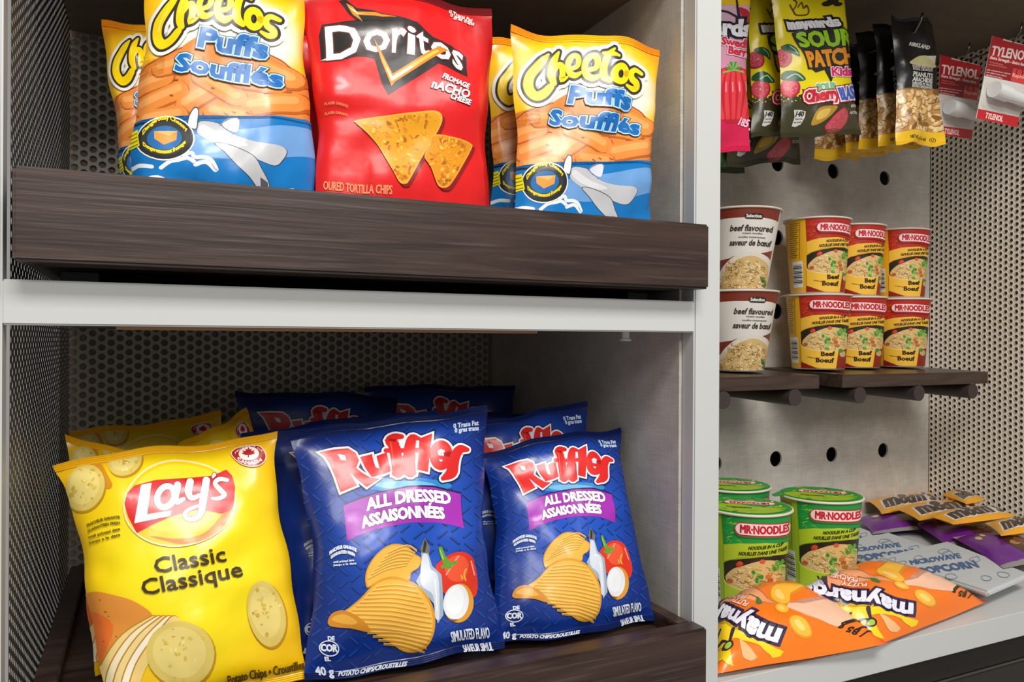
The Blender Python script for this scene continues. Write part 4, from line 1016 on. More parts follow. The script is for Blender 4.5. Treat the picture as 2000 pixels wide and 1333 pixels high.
def art_lid():
    A = Art(lambda x, y: (x, y), 2, 2); A.part = 'printed_lid'
    A.ell((0.5, 0.5), 0.49, 0.49, '2c9a38'); A.poly([(0.04, 0.35), (0.3, 0.55), (0.6, 0.42), (0.95, 0.45), (0.8, 0.15), (0.5, 0.03), (0.2, 0.12)], '9fc020', True)
    R = random.Random(2); A.band(6)
    for k in range(40): a, q = R.uniform(0, 6.28), R.uniform(0.2, 0.45); A.ell((0.5 + q * math.cos(a), 0.5 + q * math.sin(a)), 0.05, 0.02, R.choice(['1c7a2c', 'c2d83a', '5fae2e', '8cc030']), R.uniform(0, 3), n=8)
    A.end()
    A.strokes([[(0.3, 0.62), (0.75, 0.66)]], 'c21a2a', 0.2, sm=False); A.strokes([[(0.3, 0.62), (0.75, 0.66)]], 'f2dcd8', 0.16, sm=False); 
    A.zs = 1.0; A.text('MR\u00b7NOODLES', (0.75, 0.70), (0.28, 0.66), 0.11, 'c4142c', 0.012, up=(0.01, -0.11)); A.text('Vegetable', (0.25, 0.30), (0.55, 0.30), 0.07, '2a2a12', 0.006, up=(0, 0.07))
    return A
def art_selection():
    A = Art(cupmap(60, 1085, 200, 515, 200, 305, 1400, 410, 6.667), 24, 6, (-1.57, 0.02), (1.57, 0.985)); A.zoom(1400, 410, 6.667); R = random.Random(6)
    A.part = PIC
    A.poly([(-320, 60), (720, 60), (690, 215), (460, 190), (50, 190), (-300, 215)], '7a2f1c')
    A.poly([(-120, 720), (50, 690), (110, 660), (400, 640), (600, 580), (560, 760), (500, 1090), (-100, 1090)], '7e3420')
    bowl = [(-120, 1090), (-60, 850), (40, 720), (160, 640), (300, 612), (440, 630), (560, 700), (590, 800), (540, 1090)]
    A.poly(bowl, 'd9d2c8', True)
    A.poly([(-80, 1100), (-20, 880), (80, 760), (200, 690), (320, 660), (430, 690), (530, 770), (540, 900), (510, 1100)], 'cfae72', True)
    A.band(14)
    for k in range(260):
        x, y = R.uniform(-60, 510), R.uniform(700, 1080)
        if ((x - 240) / 310) ** 2 + ((y - 1060) / 390) ** 2 > 1: continue
        t = R.uniform(0, 6.28); A.strokes([[(x + 20 * math.cos(t + q), y + 15 * math.sin(t + q)) for q in (0, 1.0, 2.0, 3.0)]], R.choice(['ecd8a4', 'd9bb7c', 'a87e44', 'f4e6c0', 'c9a468', '8a6230']), 9, n=2)
    A.end()
    A.band(4)
    for k in range(9): A.ell((475 + R.uniform(-30, 30), 1000 + R.uniform(-60, 60)), 26, 16, R.choice(['4c7a3a', '35602c', '6a9448']), R.uniform(0, 3), n=8)
    A.end()
    A.part = LOGO
    A.strokes([[(275, 175), (440, 178)]], '2a211e', 70, sm=False); A.text('Selection', (262, 190), (450, 194), 40, 'e8e2da', 4)
    A.part = LET; ink = '3a2c26'
    A.text('beef flavoured', (60, 350), (582, 362), 74, ink, 5, up=(16, -74)); A.text('instant noodles', (215, 392), (460, 398), 22, ink, 1); A.text('nouilles instantanees', (165, 438), (495, 445), 22, ink, 1)
    A.text('saveur de b\u0153uf', (55, 528), (562, 540), 74, ink, 5, up=(16, -74))
    return A
A_BEEF, A_VEG, A_LID, A_SEL = art_noodle(False), art_noodle(True), art_lid(), art_selection()
ZS2 = -0.0488
G1 = 'yellow and red noodle cups on the right shelf'
for row, (zz, rt_) in enumerate(((ZS2, 0.0), (ZS2 + 0.1325, 0.26))):
    for k, (x, y) in enumerate(((1.083, 1.012), (1.206, 1.040), (1.332, 1.043))):
        lab = '%s yellow and red beef noodle cup in the %s row on the dark shelf' % (('left', 'middle', 'right')[k], ('bottom', 'top')[row])
        cup('noodle_cup', lab, G1, x - 0.004 * row, y, zz + 0.0004 * k, A_BEEF, 'efb31e', 0.1300, 0.0440, 0.0545, (rt_, rt_ * 1.0, rt_)[k] + (0.0, 0.06, 0.02)[k])
G2 = 'white and brown noodle cups on the left shelf'
cup('noodle_cup', 'lower white and brown noodle cup beside the white stile', G2, 0.895, 1.005, -0.0497, A_SEL, 'dcd6cf', 0.131, 0.0395, 0.062, 0.17, rimcol='dcd6cf')
cup('noodle_cup', 'upper white and brown noodle cup stacked beside the white stile', G2, 0.899, 1.005, -0.0497 + 0.1335, A_SEL, 'dcd6cf', 0.131, 0.0395, 0.063, 0.0, rimcol='dcd6cf')
G3 = 'green vegetable noodle cups on the white shelf'
for x, y, rr, lab in ((0.715, 0.785, 0.0, 'front green vegetable noodle cup beside the white stile, behind the orange candy bag'), (0.864, 0.802, 0.04, 'right green vegetable noodle cup with black barcode facing the cup beside it'),
                      (0.80, 0.912, 0.1, 'green noodle cup behind the two front green cups, only its lid showing'), (0.792, 1.035, 0.3, 'rearmost green noodle cup against the pegboard near the stile')):
    cup('noodle_cup', lab, G3, x, y, ZSH + 0.0004, A_VEG, 'a9c81a', 0.1300, 0.0440, 0.0545, rr, lid=A_LID, rimcol='e6e8dc')
# ------------------------------------------------------------------ hanging candy, peanuts, medicine cards
Q_SOUR = [(1496, -62), (1640, -70), (1684, 262), (1532, 268)]
def art_sour():
    A = Art(bagmap(Q_SOUR, qY(Q_SOUR, 0.884, 0.872), 0.018), 20, 30); R = random.Random(9); A.zoom(1400, 0, 6.667); A.part = PIC
    A.poly([(790, 1290), (1000, 1260), (1200, 1200), (1500, 1230), (1900, 1180), (1950, 1900), (780, 1900)], '39361f', True)
    A.band(3)
    for k in range(60): A.ell((R.uniform(850, 1250), R.uniform(1150, 1330)), R.uniform(6, 16), R.uniform(5, 12), R.choice(['e3cf14', '39361f']), n=7)
    A.end()
    for x, y, s_ in ((1500, 20, 1), (690, 60, 0.8), (1450, 40, 0.9), (1560, 60, 0.7)): A.ell((x, y), 70 * s_, 40 * s_, '2a2a18', n=9)
    def cherry(x, y, s_):
        A.ell((x, y), 120 * s_, 118 * s_, 'a8283a', 0.4); A.ell((x - 8, y - 8), 104 * s_, 100 * s_, 'd8485a', 0.4)
        A.band(5)
        for k in range(40):
            a, q = R.uniform(0, 6.28), R.uniform(0, 0.85); A.ell((x + 95 * s_ * q * math.cos(a), y + 90 * s_ * q * math.sin(a)), 9, 7, R.choice(['e87a86', 'c83a4c', 'f0a0a8']), n=6)
        A.end()
    cherry(875, 750, 1.0); A.poly([(850, 610), (900, 575), (980, 565), (1050, 620), (1075, 735), (1000, 690), (900, 660)], '1e5a34', True); A.strokes([[(980, 590), (1030, 640), (1055, 700)]], '9cc8a4', 14)
    cherry(965, 1140, 1.1); A.poly([(840, 1010), (880, 930), (980, 910), (1080, 950), (1152, 1038), (1000, 1050)], '1e5a34', True); A.strokes([[(930, 1010), (1030, 960), (1120, 1030)]], 'a8d0b0', 16)
    A.zoom(1400, 180, 6.667)
    A.poly([(1225, 420), (1260, 300), (1330, 200), (1420, 190), (1530, 200), (1480, 290), (1360, 380)], 'b08a2c', True); A.poly([(1280, 350), (1330, 240), (1440, 230), (1400, 320)], 'd8b454', True)
    cand = [(1365, 460), (1450, 360), (1560, 250), (1640, 205), (1720, 250), (1720, 360), (1640, 470), (1540, 540), (1400, 565)]
    A.poly(cand, '9c2434', True); A.poly([(1545 + (x - 1545) * 0.9, 390 + (y - 390) * 0.9) for x, y in cand], 'c94a58', True)
    A.band(3)
    for k in range(50):
        x = R.uniform(-1, 1); y = R.uniform(-0.5, 0.5); A.ell((1550 + 150 * x - 30 * y, 385 - 130 * x + 130 * y), 8, 6, R.choice(['e0808a', 'b03444']), n=6)
    A.end()
    A.part = LET
    lab = [(1015, 228), (1100, 225), (1170, 240), (1160, 310), (1110, 410), (1050, 445), (1005, 435), (1035, 320)]
    A.poly(lab, 'c9c7c2'); A.text('140', (1045, 310), (1140, 306), 68, '2a2a26', 8, up=(14, -68)); A.text('Calories', (1040, 355), (1130, 350), 26, '3a3a36', 2); A.text('per pouch', (1035, 395), (1115, 390), 22, '3a3a36', 2)
    A.text('ARTIFICIAL FLAVOUR', (1762, 200), (1915, 180), 36, 'b4b2a8', 3); A.text('ARTIFICIELLE', (1745, 290), (1935, 280), 40, 'b4b2a8', 3)
    A.zoom(1400, 0, 6.667); A.part = LOGO
    A.strokes([[(960, 60), (1010, 130), (1060, 190), (1200, 180), (1215, 90), (1170, 70)], [(1010, 130), (1050, 40), (1000, 0)], [(1070, 90), (1120, 30), (1150, 100), (1200, 60)]], '6a4a18', 16)
    for w, ol in (('2b2630', 56), ('e9e6ea', 0)):
        A.text('maynards', (950, 365), (1570, 350), 150, w, 26 + ol, up=(-50, -120))
    splat = [(1000, 420), (1080, 395), (1300, 380), (1600, 390), (1760, 560), (1800, 700), (1790, 860), (1560, 900), (1480, 1080), (1420, 900), (1290, 940), (1200, 880), (1150, 740), (1090, 640), (1040, 520)]
    A.poly(splat, '2b2a24')
    A.text('SOUR', (1105, 612), (1750, 592), 200, '9cd21c', 26, [('2b2a24', 40)], up=(-52, -195))
    A.text('PATCH', (1200, 872), (1800, 812), 200, 'f09a1c', 26, [('2b2a24', 40)], up=(-60, -195))
    A.text('Kids', (1510, 985), (1770, 978), 112, 'e0206a', 12, [('f0d4e0', 26)])
    A.text('SOUR', (1290, 1195), (1540, 1180), 100, '7cc07c', 12, [('e8efe4', 30)])
    A.text('Cherry', (1160, 1315), (1560, 1300), 150, 'cc1f30', 18, [('a01828', 60), ('f2e4e4', 34)]); A.text('BLAST', (1585, 1320), (1880, 1260), 170, '3f5fc0', 16, [('a01828', 60), ('f2e4e4', 34)])
    return A
def bg_sour(u, v): return mixc(hexc('39361f'), hexc('ecd812'), smooth(0.20, 0.24, v + 0.02 * math.sin(u * 9)))
Q_SWE = [(1300, -60), (1465, -60), (1459, 294), (1306, 302)]
def art_swedish():
    A = Art(bagmap(Q_SWE, qY(Q_SWE, 0.874, 0.862), 0.018), 20, 30); R = random.Random(10); A.zoom(1400, 0, 6.667); A.part = PIC
    A.poly([(-700, -400), (500, -400), (480, 90), (300, 60), (-200, 40), (-700, 80)], 'e8c020'); A.strokes([[(60, 100), (180, 140), (300, 210)], [(270, 0), (300, 160), (330, 260)]], '2b2436', 26); A.poly([(300, 90), (400, 150), (420, 280), (360, 260)], 'c02838', True)
    def berry(cx, cy, s_):
        A.poly([(cx - 190 * s_, cy - 200 * s_), (cx, cy - 260 * s_), (cx + 180 * s_, cy - 200 * s_), (cx + 210 * s_, cy + 100 * s_), (cx + 120 * s_, cy + 430 * s_), (cx - 120 * s_, cy + 430 * s_), (cx - 210 * s_, cy + 100 * s_)], 'c01c2c', True)
        for k in range(5): A.strokes([[(cx + (k - 2) * 60 * s_, cy - 210 * s_), (cx + (k - 2) * 85 * s_, cy + 60 * s_), (cx + (k - 2) * 60 * s_, cy + 400 * s_)]], 'e23a44', 46 * s_); A.strokes([[(cx + (k - 2) * 84 * s_ - 6, cy - 60 * s_), (cx + (k - 2) * 84 * s_ - 6, cy + 60 * s_)]], 'f49aa0', 14 * s_)
        for k in range(9): A.strokes([[(cx, cy - 220 * s_), (cx + (k - 4) * 32 * s_, cy - (330 - 9 * (k - 4) ** 2) * s_)]], '4c8a3a' if k % 2 else '7cb454', 22 * s_, sm=False)
    berry(215, 1130, 1.0); berry(-220, 1300, 0.9)
    A.part = LOGO
    A.text('maynards', (-560, 330), (450, 470), 230, 'eceaf0', 30, [('2b2436', 60)], up=(0, -210))
    A.part = LET
    A.text('Swedish', (90, 560), (520, 650), 110, 'c82c48', 14, [('f0d0d8', 22)]); A.text('Berries', (160, 690), (520, 770), 110, 'c82c48', 14, [('f0d0d8', 22)]); A.zoom(1400, 180, 6.667); A.text('185 g', (270, 420), (420, 480), 100, 'f0c0d0', 8)
    return A
def bg_swe(u, v):
    c = mixc(hexc('d01a4c'), hexc('c98aa4'), smooth(0.18, 0.34, v)); return mixc(c, hexc('d8b0c0'), smooth(0.45, 0.7, v))
Q_PEA = [(1742, 30), (1826, 40), (1840, 284), (1752, 281)]
def art_peanuts():
    A = Art(bagmap(Q_PEA, qY(Q_PEA, 0.872, 0.86), 0.013), 14, 30); R = random.Random(12); A.zoom(1640, 20, 4.445); A.part = PIC
    A.poly([(440, 700), (520, 692), (700, 690), (870, 695), (900, 1070), (440, 1060)], 'b98a50')
    A.band(16)
    for k in range(110):
        x, y = R.uniform(480, 880), R.uniform(705, 1050); t = R.uniform(0, 3.1)
        A.ell((x + 4, y + 5), 36, 20, '8a5e2c', t, 12); A.ell((x, y), 34, 18, R.choice(['dcb478', 'cfa465', 'e6c48c', 'd4aa6c']), t, 12); A.ell((x - 4, y - 4), 18, 7, 'f0d6a6', t, 8)
    A.end()
    A.poly([(430, 1060), (520, 1055), (700, 1052), (900, 1060), (930, 1190), (430, 1190)], 'eebf22')
    A.poly([(600, 462), (640, 425), (700, 395), (770, 405), (832, 470), (828, 498), (700, 480)], 'd9cf98', True); A.poly([(740, 400), (832, 400), (832, 470)], 'e6e2cc')
    A.part = LET; W = 'd8d6d0'
    A.text('KIRKLAND', (606, 302), (766, 345), 30, W, 4)
    for s_, y, h in (('ROASTED AND SALTED', 500, 20), ('EXTRA CRUNCHY', 524, 20), ('PEANUTS', 580, 40), ('ARACHIDES', 622, 36), ('GRILLEES ET SALEES', 648, 20), ('EXTRA CROQUANTES', 672, 20)):
        A.text(s_, (628, y - 6), (815, y + 8), h, W, 2 if h < 30 else 4)
    A.text('NET 45 g (1.6 oz)', (590, 1122), (768, 1128), 28, '5a4308', 3); A.ring((815, 1118), 18, 18, 4, '5a4308'); A.text('U', (808, 1126), (822, 1126), 18, '5a4308', 2)
    return A
def bg_pea(u, v): return hexc('eebf22') if v < 0.11 else (hexc('b98a50') if v < 0.40 else hexc('1d1b19'))
A_SOUR, A_SWE, A_PEA = art_sour(), art_swedish(), art_peanuts()
HK = 'wire hooks of the pegboard'
def hook(x, z, y0, label, r=0.0022):
    root = empty('wire_hook', (x, YB, z), label, 'hook', HK)
    V, F = tube_mesh([(0, -0.001, 0), (0, y0 - YB + 0.03, 0.004), (0, y0 - YB + 0.01, 0.008), (0, y0 - YB, 0.022), (0, y0 - YB - 0.004, 0.034)], r, 8); mesh_from('wire', V, F, CHROME, root, True)
    V, F = tube_mesh([(0, -0.0004, 0), (0, -0.003, 0)], 0.012, 16); mesh_from('back_plate', V, F, CHROME, root)
GC = 'hanging candy bags'
def hb(name, label, cat, grp, q, y, art, bg, **k): return bag(name, label, cat, grp, qY(q, y + 0.012, y), art, bg, **k)
hb('candy_bag', 'front yellow and dark sour candy bag hanging at the top', 'candy bag', GC, Q_SOUR, 0.872, A_SOUR, bg_sour, seed=51, T=0.018, Tb=0.012)
hb('candy_bag', 'second yellow sour candy bag, half covered by the front one', 'candy bag', GC, [(1458, -55), (1602, -60), (1604, 264), (1466, 272)], 0.912, A_SOUR, bg_sour, seed=52, T=0.016, Tb=0.012)
hb('candy_bag', 'sour candy bag behind, showing only its dark foot with a red candy', 'candy bag', GC, [(1420, -10), (1560, -12), (1566, 318), (1424, 324)], 0.965, A_SOUR, bg_sour, seed=53, T=0.014, Tb=0.01, parts=(PIC, LET))
hb('candy_bag', 'pink berry candy bag hanging next to the white stile', 'candy bag', GC, Q_SWE, 0.862, A_SWE, bg_swe, seed=54, T=0.018, Tb=0.012)
def art_leaf():
    A = Art(lambda x, y: (x, 1 - y), 10, 14); A.part = PIC; A.zs = 1.0
    for x, y, r in ((0.62, 0.9, 0.5), (0.8, 0.93, -0.4), (0.9, 0.89, 0.9)): A.ell((x, y), 0.16, 0.035, '2f6a2a', r); A.ell((x, y - 0.005), 0.11, 0.02, '4f9238', r)
    A.part = LET; A.text('185 g', (0.15, 0.93), (0.4, 0.93), 0.03, 'c8c8b8', 0.004); return A
hb('candy_bag', 'rearmost dark candy bag with a green leaf foot, low beside the stile', 'candy bag', GC, [(1310, 0), (1450, 0), (1452, 340), (1316, 336)], 1.0, art_leaf(), lambda u, v: hexc('1d2418') if v > 0.16 else hexc('2c3a22'), seed=55, T=0.012, Tb=0.01)
GP = 'hanging peanut pouches'
for k, (q, y, lab) in enumerate((([*Q_PEA], 0.86, 'front black peanut pouch with whole label and yellow foot'), ([(1707, 47), (1789, 56), (1795, 290), (1716, 285)], 0.905, 'second black peanut pouch, just behind the front one'),
        ([(1675, 60), (1756, 68), (1764, 297), (1680, 293)], 0.95, 'third black peanut pouch, touching the sour candy bag'), ([(1640, 84), (1716, 90), (1728, 304), (1648, 301)], 0.995, 'fourth peanut pouch, only its yellow foot showing under the others'),
        ([(1585, 98), (1668, 103), (1680, 313), (1594, 311)], 1.03, 'rearmost peanut pouch with dim yellow foot low behind the candy'))):
    hb('peanut_pouch', lab, 'snack pouch', GP, q, y, A_PEA, bg_pea, seed=60 + k, T=0.013, Tb=0.010, parts=None if k < 2 else (PIC,))
p = atY(1787, 72, 0.86); hook(p[0], p[2], 0.85, 'wire hook with upturned tip above the front peanut pouch')
p = atY(1575, -40, 0.87); hook(p[0], p[2], 0.86, 'wire hook holding the sour candy bags, above the frame')

# medicine cards: card, clear blister and vial
Q_TY = [(1836, 107), (1917, 129), (1897, 272), (1830, 263)]
def art_ty():
    A = Art(homog(Q_TY), 3, 3); A.zoom(1810, 60, 5.795); A.part = PIC
    A.poly([(100, 260), (640, 380), (560, 830), (100, 755)], 'b01622'); A.poly([(130, 570), (640, 660), (560, 830), (100, 755)], '8a121c'); A.poly([(425, 660), (600, 690), (565, 835), (405, 800)], 'cf3a38'); A.poly([(280, 295), (610, 375), (606, 398), (278, 330)], 'd9b8b0')
    A.ring((492, 705), 34, 40, 12, '8a121c'); A.poly([(120, 1092), (540, 1145), (530, 1230), (120, 1185)], 'c01824')
    A.part = LOGO
    A.text('TYLENOL', (160, 520), (575, 575), 110, 'f0dcd4', 8, up=(14, -118)); A.text('TYLENOL', (196, 1168), (362, 1190), 46, 'f0dcd4', 4, up=(8, -48))
    A.part = LET
    A.text('Extra Strength - Extra fort', (160, 565), (550, 635), 34, 'f0dcd4', 3); A.text('Acetaminophen', (160, 610), (310, 640), 20, 'd8756a', 1); A.text('acetaminophene', (155, 640), (350, 668), 20, 'd8756a', 1)
    for k in range(3): A.text('pain reliever fever reducer', (145, 700 + 28 * k), (400 - 40 * k, 735 + 25 * k), 15, 'e6c4bc', 1)
    A.text('Rapide', (418, 755), (555, 775), 40, 'f0a49a', 4)
    return A
A_TY = art_ty()
CLEAR, ntc, bc = new_mat('clear_blister', 0.08); bc.inputs['Alpha'].default_value = 0.14
VIAL = mat_plain('white_vial_plastic', 'e4e4e4', 0.35)
def card(q, y, label, hlabel):
    C = [atY(*p, y) for p in q]; org = sum(C) / 4
    root = empty('medicine_card', org, label, 'medicine card', 'red medicine cards on hooks')
    n = np.array([0, -1.0, 0]); L = [c - org for c in C]
    V = [p + n * 0.0004 for p in L] + [p - n * 0.0004 for p in L]
    me = bpy.data.meshes.new('card'); me.from_pydata([tuple(v) for v in V], [], [(0, 3, 2, 1), (4, 5, 6, 7), (0, 1, 5, 4), (1, 2, 6, 5), (2, 3, 7, 6), (3, 0, 4, 7)]); me.materials.append(CARD)
    c = me.color_attributes.new('Col', 'FLOAT_COLOR', 'POINT'); c.data.foreach_set('color', np.array([(*hexc('cfc9c2'), 1)] * 8, np.float32).ravel()); me.update(); link('card', me, root)
    def bl(u, v): return (L[3] * (1 - u) + L[2] * u) * (1 - v) + (L[0] * (1 - u) + L[1] * u) * v
    def surf(us, vs2): return bl(us[:, None], vs2[:, None]) + n * 0.0005, np.tile(n, (len(us), 1))
    A_TY.lay(root, surf, CARD, 0.0001, 0.00002)
    a, b = bl(0.10, 0.33) + n * 0.014, bl(0.42, 0.31) + n * 0.014
    V, F = tube_mesh([a, a + (b - a) * 0.08, b], 0.0125, 24); mesh_from('vial_cap', V, F, VIAL, root)
    V, F = tube_mesh([b, bl(0.98, 0.28) + n * 0.013], 0.010, 24); mesh_from('vial', V, F, VIAL, root)
    bm = bmesh.new(); P = [bl(u, v) for u, v in ((0.03, 0.44), (0.97, 0.44), (0.97, 0.16), (0.03, 0.16))]; T_ = [bl(u, v) + n * 0.027 for u, v in ((0.07, 0.42), (0.95, 0.42), (0.95, 0.19), (0.07, 0.19))]
    bv = [bm.verts.new(p) for p in P + T_]
    for f in ((4, 5, 6, 7), (0, 1, 5, 4), (1, 2, 6, 5), (2, 3, 7, 6), (3, 0, 4, 7)): bm.faces.new([bv[i] for i in f][::-1])
    bmesh.ops.bevel(bm, geom=bm.edges[:], offset=0.002, segments=2, affect='EDGES'); me = bpy.data.meshes.new('blister'); bm.to_mesh(me); bm.free(); me.materials.append(CLEAR); link('blister', me, root)
    h = (C[0] + C[1]) / 2 - np.array([0, 0, 0.009]); hook(h[0], h[2], y - 0.012, hlabel, 0.0016)
card(Q_TY, 0.88, 'red medicine card hanging left, beside the peanut pouch', 'wire hook through the red card beside the peanut pouch')
card([(1938, 70), (2016, 92), (1986, 249), (1906, 231)], 0.80, 'red medicine card hanging nearer, cut off at the right edge', 'wire hook through the red card at the right edge')

# ------------------------------------------------------------------ packs lying on the white shelf
Q_MAY = [(1545, 1160), (1690, 1098), (1928, 1176), (1705, 1266)]
C_MAY = [atY(1545, 1160, 0.69), atY(1690, 1098, 0.752), atZ(1928, 1176, -0.342), atZ(1705, 1266, -0.342)]
def art_may():
    A = Art(bagmap(Q_MAY, C_MAY, 0.034), 24, 20); A.zoom(1600, 1080, 5.556); A.part = PIC
    A.poly([(-200, 380), (100, 230), (420, 190), (900, 330), (1300, 420), (1000, 330), (500, 300), (0, 420)], 'f0a070', True)
    def peach(c, rx, ry, r): A.ell(c, rx, ry, 'e0901c', r); A.ell((c[0], c[1] - 6), rx * 0.9, ry * 0.82, 'f4b83a', r); A.ell((c[0] - 6, c[1] - 8), rx * 0.5, ry * 0.34, 'f8d070', r)
    peach((780, 235), 170, 50, 0.38); peach((1150, 500), 140, 66, 0.6); peach((900, 350), 90, 40, 0.4)
    A.poly([(940, 290), (1120, 300), (1420, 400), (1400, 440), (1150, 380), (960, 340)], 'f2bfa0', True); A.poly([(550, 262), (620, 280), (665, 320), (640, 340), (580, 310)], '3f7a34', True); A.strokes([[(420, 255), (550, 270)]], '55603a', 8)
    A.poly([(20, 520), (500, 620), (640, 590), (800, 640), (1075, 745), (980, 790), (820, 690), (560, 700), (620, 830), (700, 960), (560, 900), (330, 800), (100, 620)], 'f6d21a', True)
    A.poly([(650, 680), (760, 720), (875, 830), (780, 865), (700, 760)], 'f0b880', True)
    A.strokes([[(520, 630, 50), (545, 720, 34), (560, 770, 40)], [(300, 750, 20), (380, 710, 24), (520, 740, 20)]], '3a2a3c'); A.ring((560, 775), 48, 44, 20, '3a2a3c'); A.ell((560, 775), 36, 32, '9cc83a')
    A.part = LOGO
    A.text('maynards', (1010, 560), (-190, 330), 200, 'e6e4f2', 26, [('3a2a48', 58)], up=(-10, 148))
    A.part = LET
    A.text('FUZZY', (515, 335), (250, 300), 50, 'f8dcc8', 6, [('d05a2a', 16)], up=(-6, 56)); A.text('PEACHES', (420, 275), (110, 245), 40, 'f8dcc8', 5, [('d05a2a', 14)], up=(-6, 46)); A.text('185 g', (1620, 465), (1440, 420), 40, '2a1c10', 4, up=(-10, 40))
    return A
def bg_may(u, v): return mixc(hexc('f4781a'), hexc('e2501a'), smooth(0.93, 1.0, u))
A_MAY = art_may()
GM = 'orange peach candy bags lying on the white shelf'
def lying(name, label, cat, grp, q, z, art, bg, C=None, Tb=0.005, **k): return bag(name, label, cat, grp, C or qZ(q, z), art, bg, vseal=False, Tb=Tb, **k)
lying('candy_bag', 'orange candy bag lying at the right near the shelf edge', 'candy bag', GM, Q_MAY, -0.340, A_MAY, bg_may, C_MAY, seed=71, T=0.034, crease=1.4, expo=0.42, wave=0.001)
lying('candy_bag', 'orange candy bag lying at the left, against the white stile', 'candy bag', GM, None, 0, A_MAY, bg_may, [atY(1366, 1196, 0.725), atY(1537, 1136, 0.735), atZ(1735, 1258, -0.338), atZ(1400, 1318, -0.342)], seed=72, T=0.036, crease=1.4, expo=0.42, wave=0.001)
Q_POP = [(1716, 1088), (1850, 1057), (2012, 1121), (1930, 1156)]
def art_pop():
    A = Art(homog(Q_POP), 4, 4); R = random.Random(14); A.zoom(1660, 930, 5.332); A.part = PIC
    for x, y in ((490, 890), (790, 870), (1040, 800), (620, 930), (1390, 900), (1640, 1040), (1480, 1080), (1150, 1080), (1100, 830)):
        A.strokes([[(x + 55 * math.cos(t) * R.uniform(0.7, 1.2), y + 28 * math.sin(t) * R.uniform(0.7, 1.2)) for t in (0, 1, 2, 3, 4, 5, 6)]], '5f7f9e', 6)
    A.part = LET
    A.text('MICROWAVE', (735, 955), (1250, 880), 58, '2f5f92', 8, up=(-42, -50)); A.text('POPCORN', (870, 1060), (1430, 975), 84, '2f5f92', 12, up=(-58, -66))
    return A
A_POP = art_pop()
def popcorn(q, z, label):
    C = [atZ(*p, z) for p in q]; org = sum(C) / 4; root = empty('popcorn_pack', org - np.array([0, 0, 0.0085]), label, 'popcorn pack', 'popcorn packs overlapping on the white shelf')
    o0 = org - np.array([0, 0, 0.0085]); bm = bmesh.new(); tp = [bm.verts.new(c - o0) for c in C]; bt = [bm.verts.new(c - o0 - np.array([0, 0, 0.0085])) for c in C]
    bm.faces.new(tp[::-1]); bm.faces.new(bt)
    for i in range(4): bm.faces.new((tp[i], tp[(i + 1) % 4], bt[(i + 1) % 4], bt[i]))
    bmesh.ops.recalc_face_normals(bm, faces=bm.faces[:]); bmesh.ops.bevel(bm, geom=bm.edges[:], offset=0.003, segments=2, affect='EDGES')
    me = bpy.data.meshes.new('folded_pack'); bm.to_mesh(me); bm.free(); me.materials.append(FILM)
    ca = me.color_attributes.new('Col', 'FLOAT_COLOR', 'POINT'); ca.data.foreach_set('color', np.array([(*hexc('c6cacb'), 1)] * len(me.vertices), np.float32).ravel()); link('folded_pack', me, root)
    L = [c - o0 for c in C]
    def surf(u, v): u, v = u[:, None], v[:, None]; return (L[3] * (1 - u) + L[2] * u) * (1 - v) + (L[0] * (1 - u) + L[1] * u) * v, np.tile([0, 0, 1.0], (len(u), 1))
    A_POP.lay(root, surf, FILM, 0.0002)
popcorn([(1716, 1088), (1850, 1057), (2012, 1121), (1930, 1156)], -0.3225, 'grey popcorn pack on top with the whole blue wording showing')
popcorn([(1600, 1066), (1735, 1040), (1890, 1094), (1800, 1124)], -0.331, 'grey popcorn pack in the middle, partly under the front one')
popcorn([(1500, 1044), (1650, 1020), (1770, 1062), (1690, 1094)], -0.3394, 'rearmost grey popcorn pack, mostly behind the green cups')
def art_mm():
    A = Art(lambda x, y: (x, 1 - y), 12, 10); A.part = LOGO; A.zs = 1.0
    A.text("m&m's", (0.12, 0.80), (0.90, 0.78), 0.62, 'efe6da', 0.10, up=(0.05, -0.62)); A.text("m&m's", (0.12, 0.80), (0.90, 0.78), 0.62, '3a2416', 0.035, up=(0.05, -0.62))
    return A
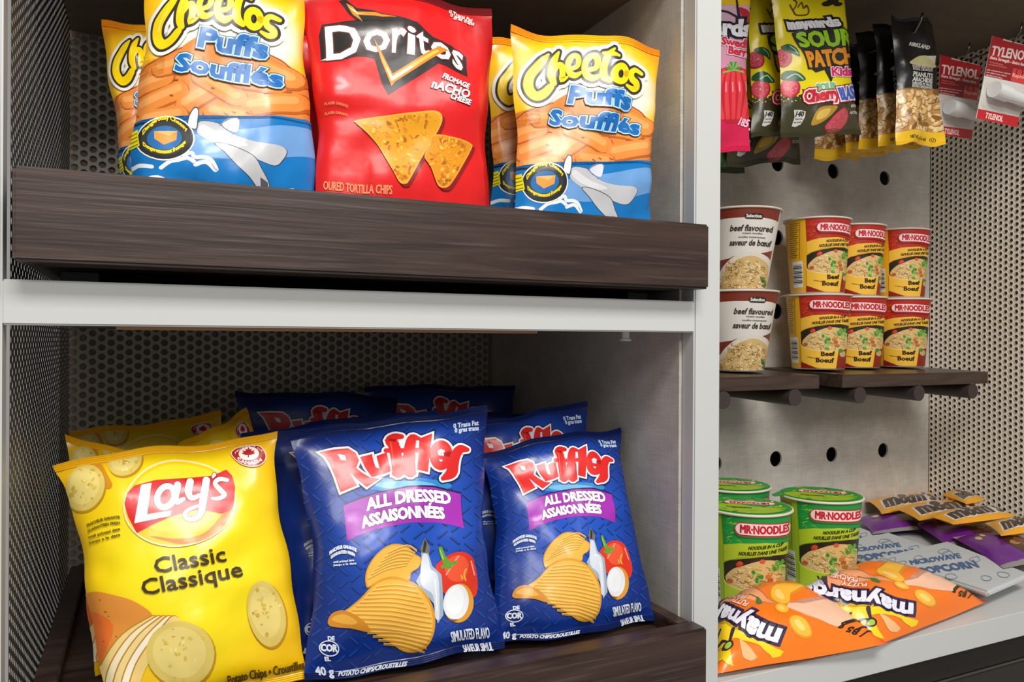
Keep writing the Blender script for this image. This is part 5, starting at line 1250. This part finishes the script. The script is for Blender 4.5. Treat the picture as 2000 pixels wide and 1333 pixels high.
def art_purple():
    A = Art(lambda x, y: (x, 1 - y), 14, 10); R = random.Random(15); A.part = PIC; A.zs = 1.0
    A.poly([(0.45, 0.45), (0.7, 0.35), (0.97, 0.4), (0.97, 0.95), (0.55, 0.95)], '4a2c22', True); A.band(5)
    for k in range(22): A.ell((R.uniform(0.55, 0.93), R.uniform(0.5, 0.9)), 0.06, 0.07, R.choice(['6a4232', '583428', '7c5240', 'b08a50']), R.uniform(0, 3), n=9)
    A.end(); A.poly([(0.0, 0.0), (1, 0.0), (1, 0.07), (0, 0.07)], 'a8a4a4'); A.poly([(0.0, 0.93), (1, 0.93), (1, 1), (0, 1)], '8e8a8a'); A.ell((0.22, 0.3), 0.05, 0.06, 'd8b878', n=10); A.ell((0.34, 0.25), 0.04, 0.05, 'd8b878', n=10)
    return A
A_MM, A_PUR = art_mm(), art_purple()
GY, GV = 'yellow chocolate candy bags on the white shelf', 'purple snack bags on the white shelf'
for k, (q, z, lab) in enumerate((([(1692, 978), (1818, 960), (1850, 985), (1722, 1004)], -0.320, 'leftmost yellow chocolate candy bag, against the pegboard'), ([(1745, 994), (1880, 972), (1935, 1000), (1795, 1018)], -0.312, 'second yellow chocolate candy bag from the left'),
        ([(1808, 1008), (1930, 986), (1990, 1008), (1862, 1026)], -0.302, 'third yellow chocolate candy bag from the left, on top'), ([(1925, 1024), (2030, 1002), (2070, 1030), (1955, 1048)], -0.302, 'yellow chocolate candy bag at the right edge of the picture'),
        ([(1838, 966), (1872, 956), (1928, 976), (1888, 986)], -0.300, 'yellow chocolate candy bag at the back, touching the perforated wall'))):
    lying('candy_bag', lab, 'candy bag', GY, q, z, A_MM, lambda u, v: hexc('f0a81c'), seed=80 + k, T=0.010, Tb=0.012, crease=0.6, wave=0.0005)
for k, (q, z, lab) in enumerate((([(1668, 1012), (1800, 1002), (1858, 1030), (1705, 1044)], -0.337, 'purple snack bag at the left, beside the green cups'), ([(1782, 1022), (1900, 1012), (1975, 1048), (1850, 1068)], -0.331, 'middle purple snack bag'),
        ([(1860, 1050), (1960, 1036), (2080, 1090), (1960, 1112)], -0.322, 'front purple snack bag with brown window at the right edge'))):
    lying('snack_bag', lab, 'snack bag', GV, q, z, A_PUR, lambda u, v: hexc('6c1f86'), seed=90 + k, T=0.012, crease=0.7, wave=0.0005)
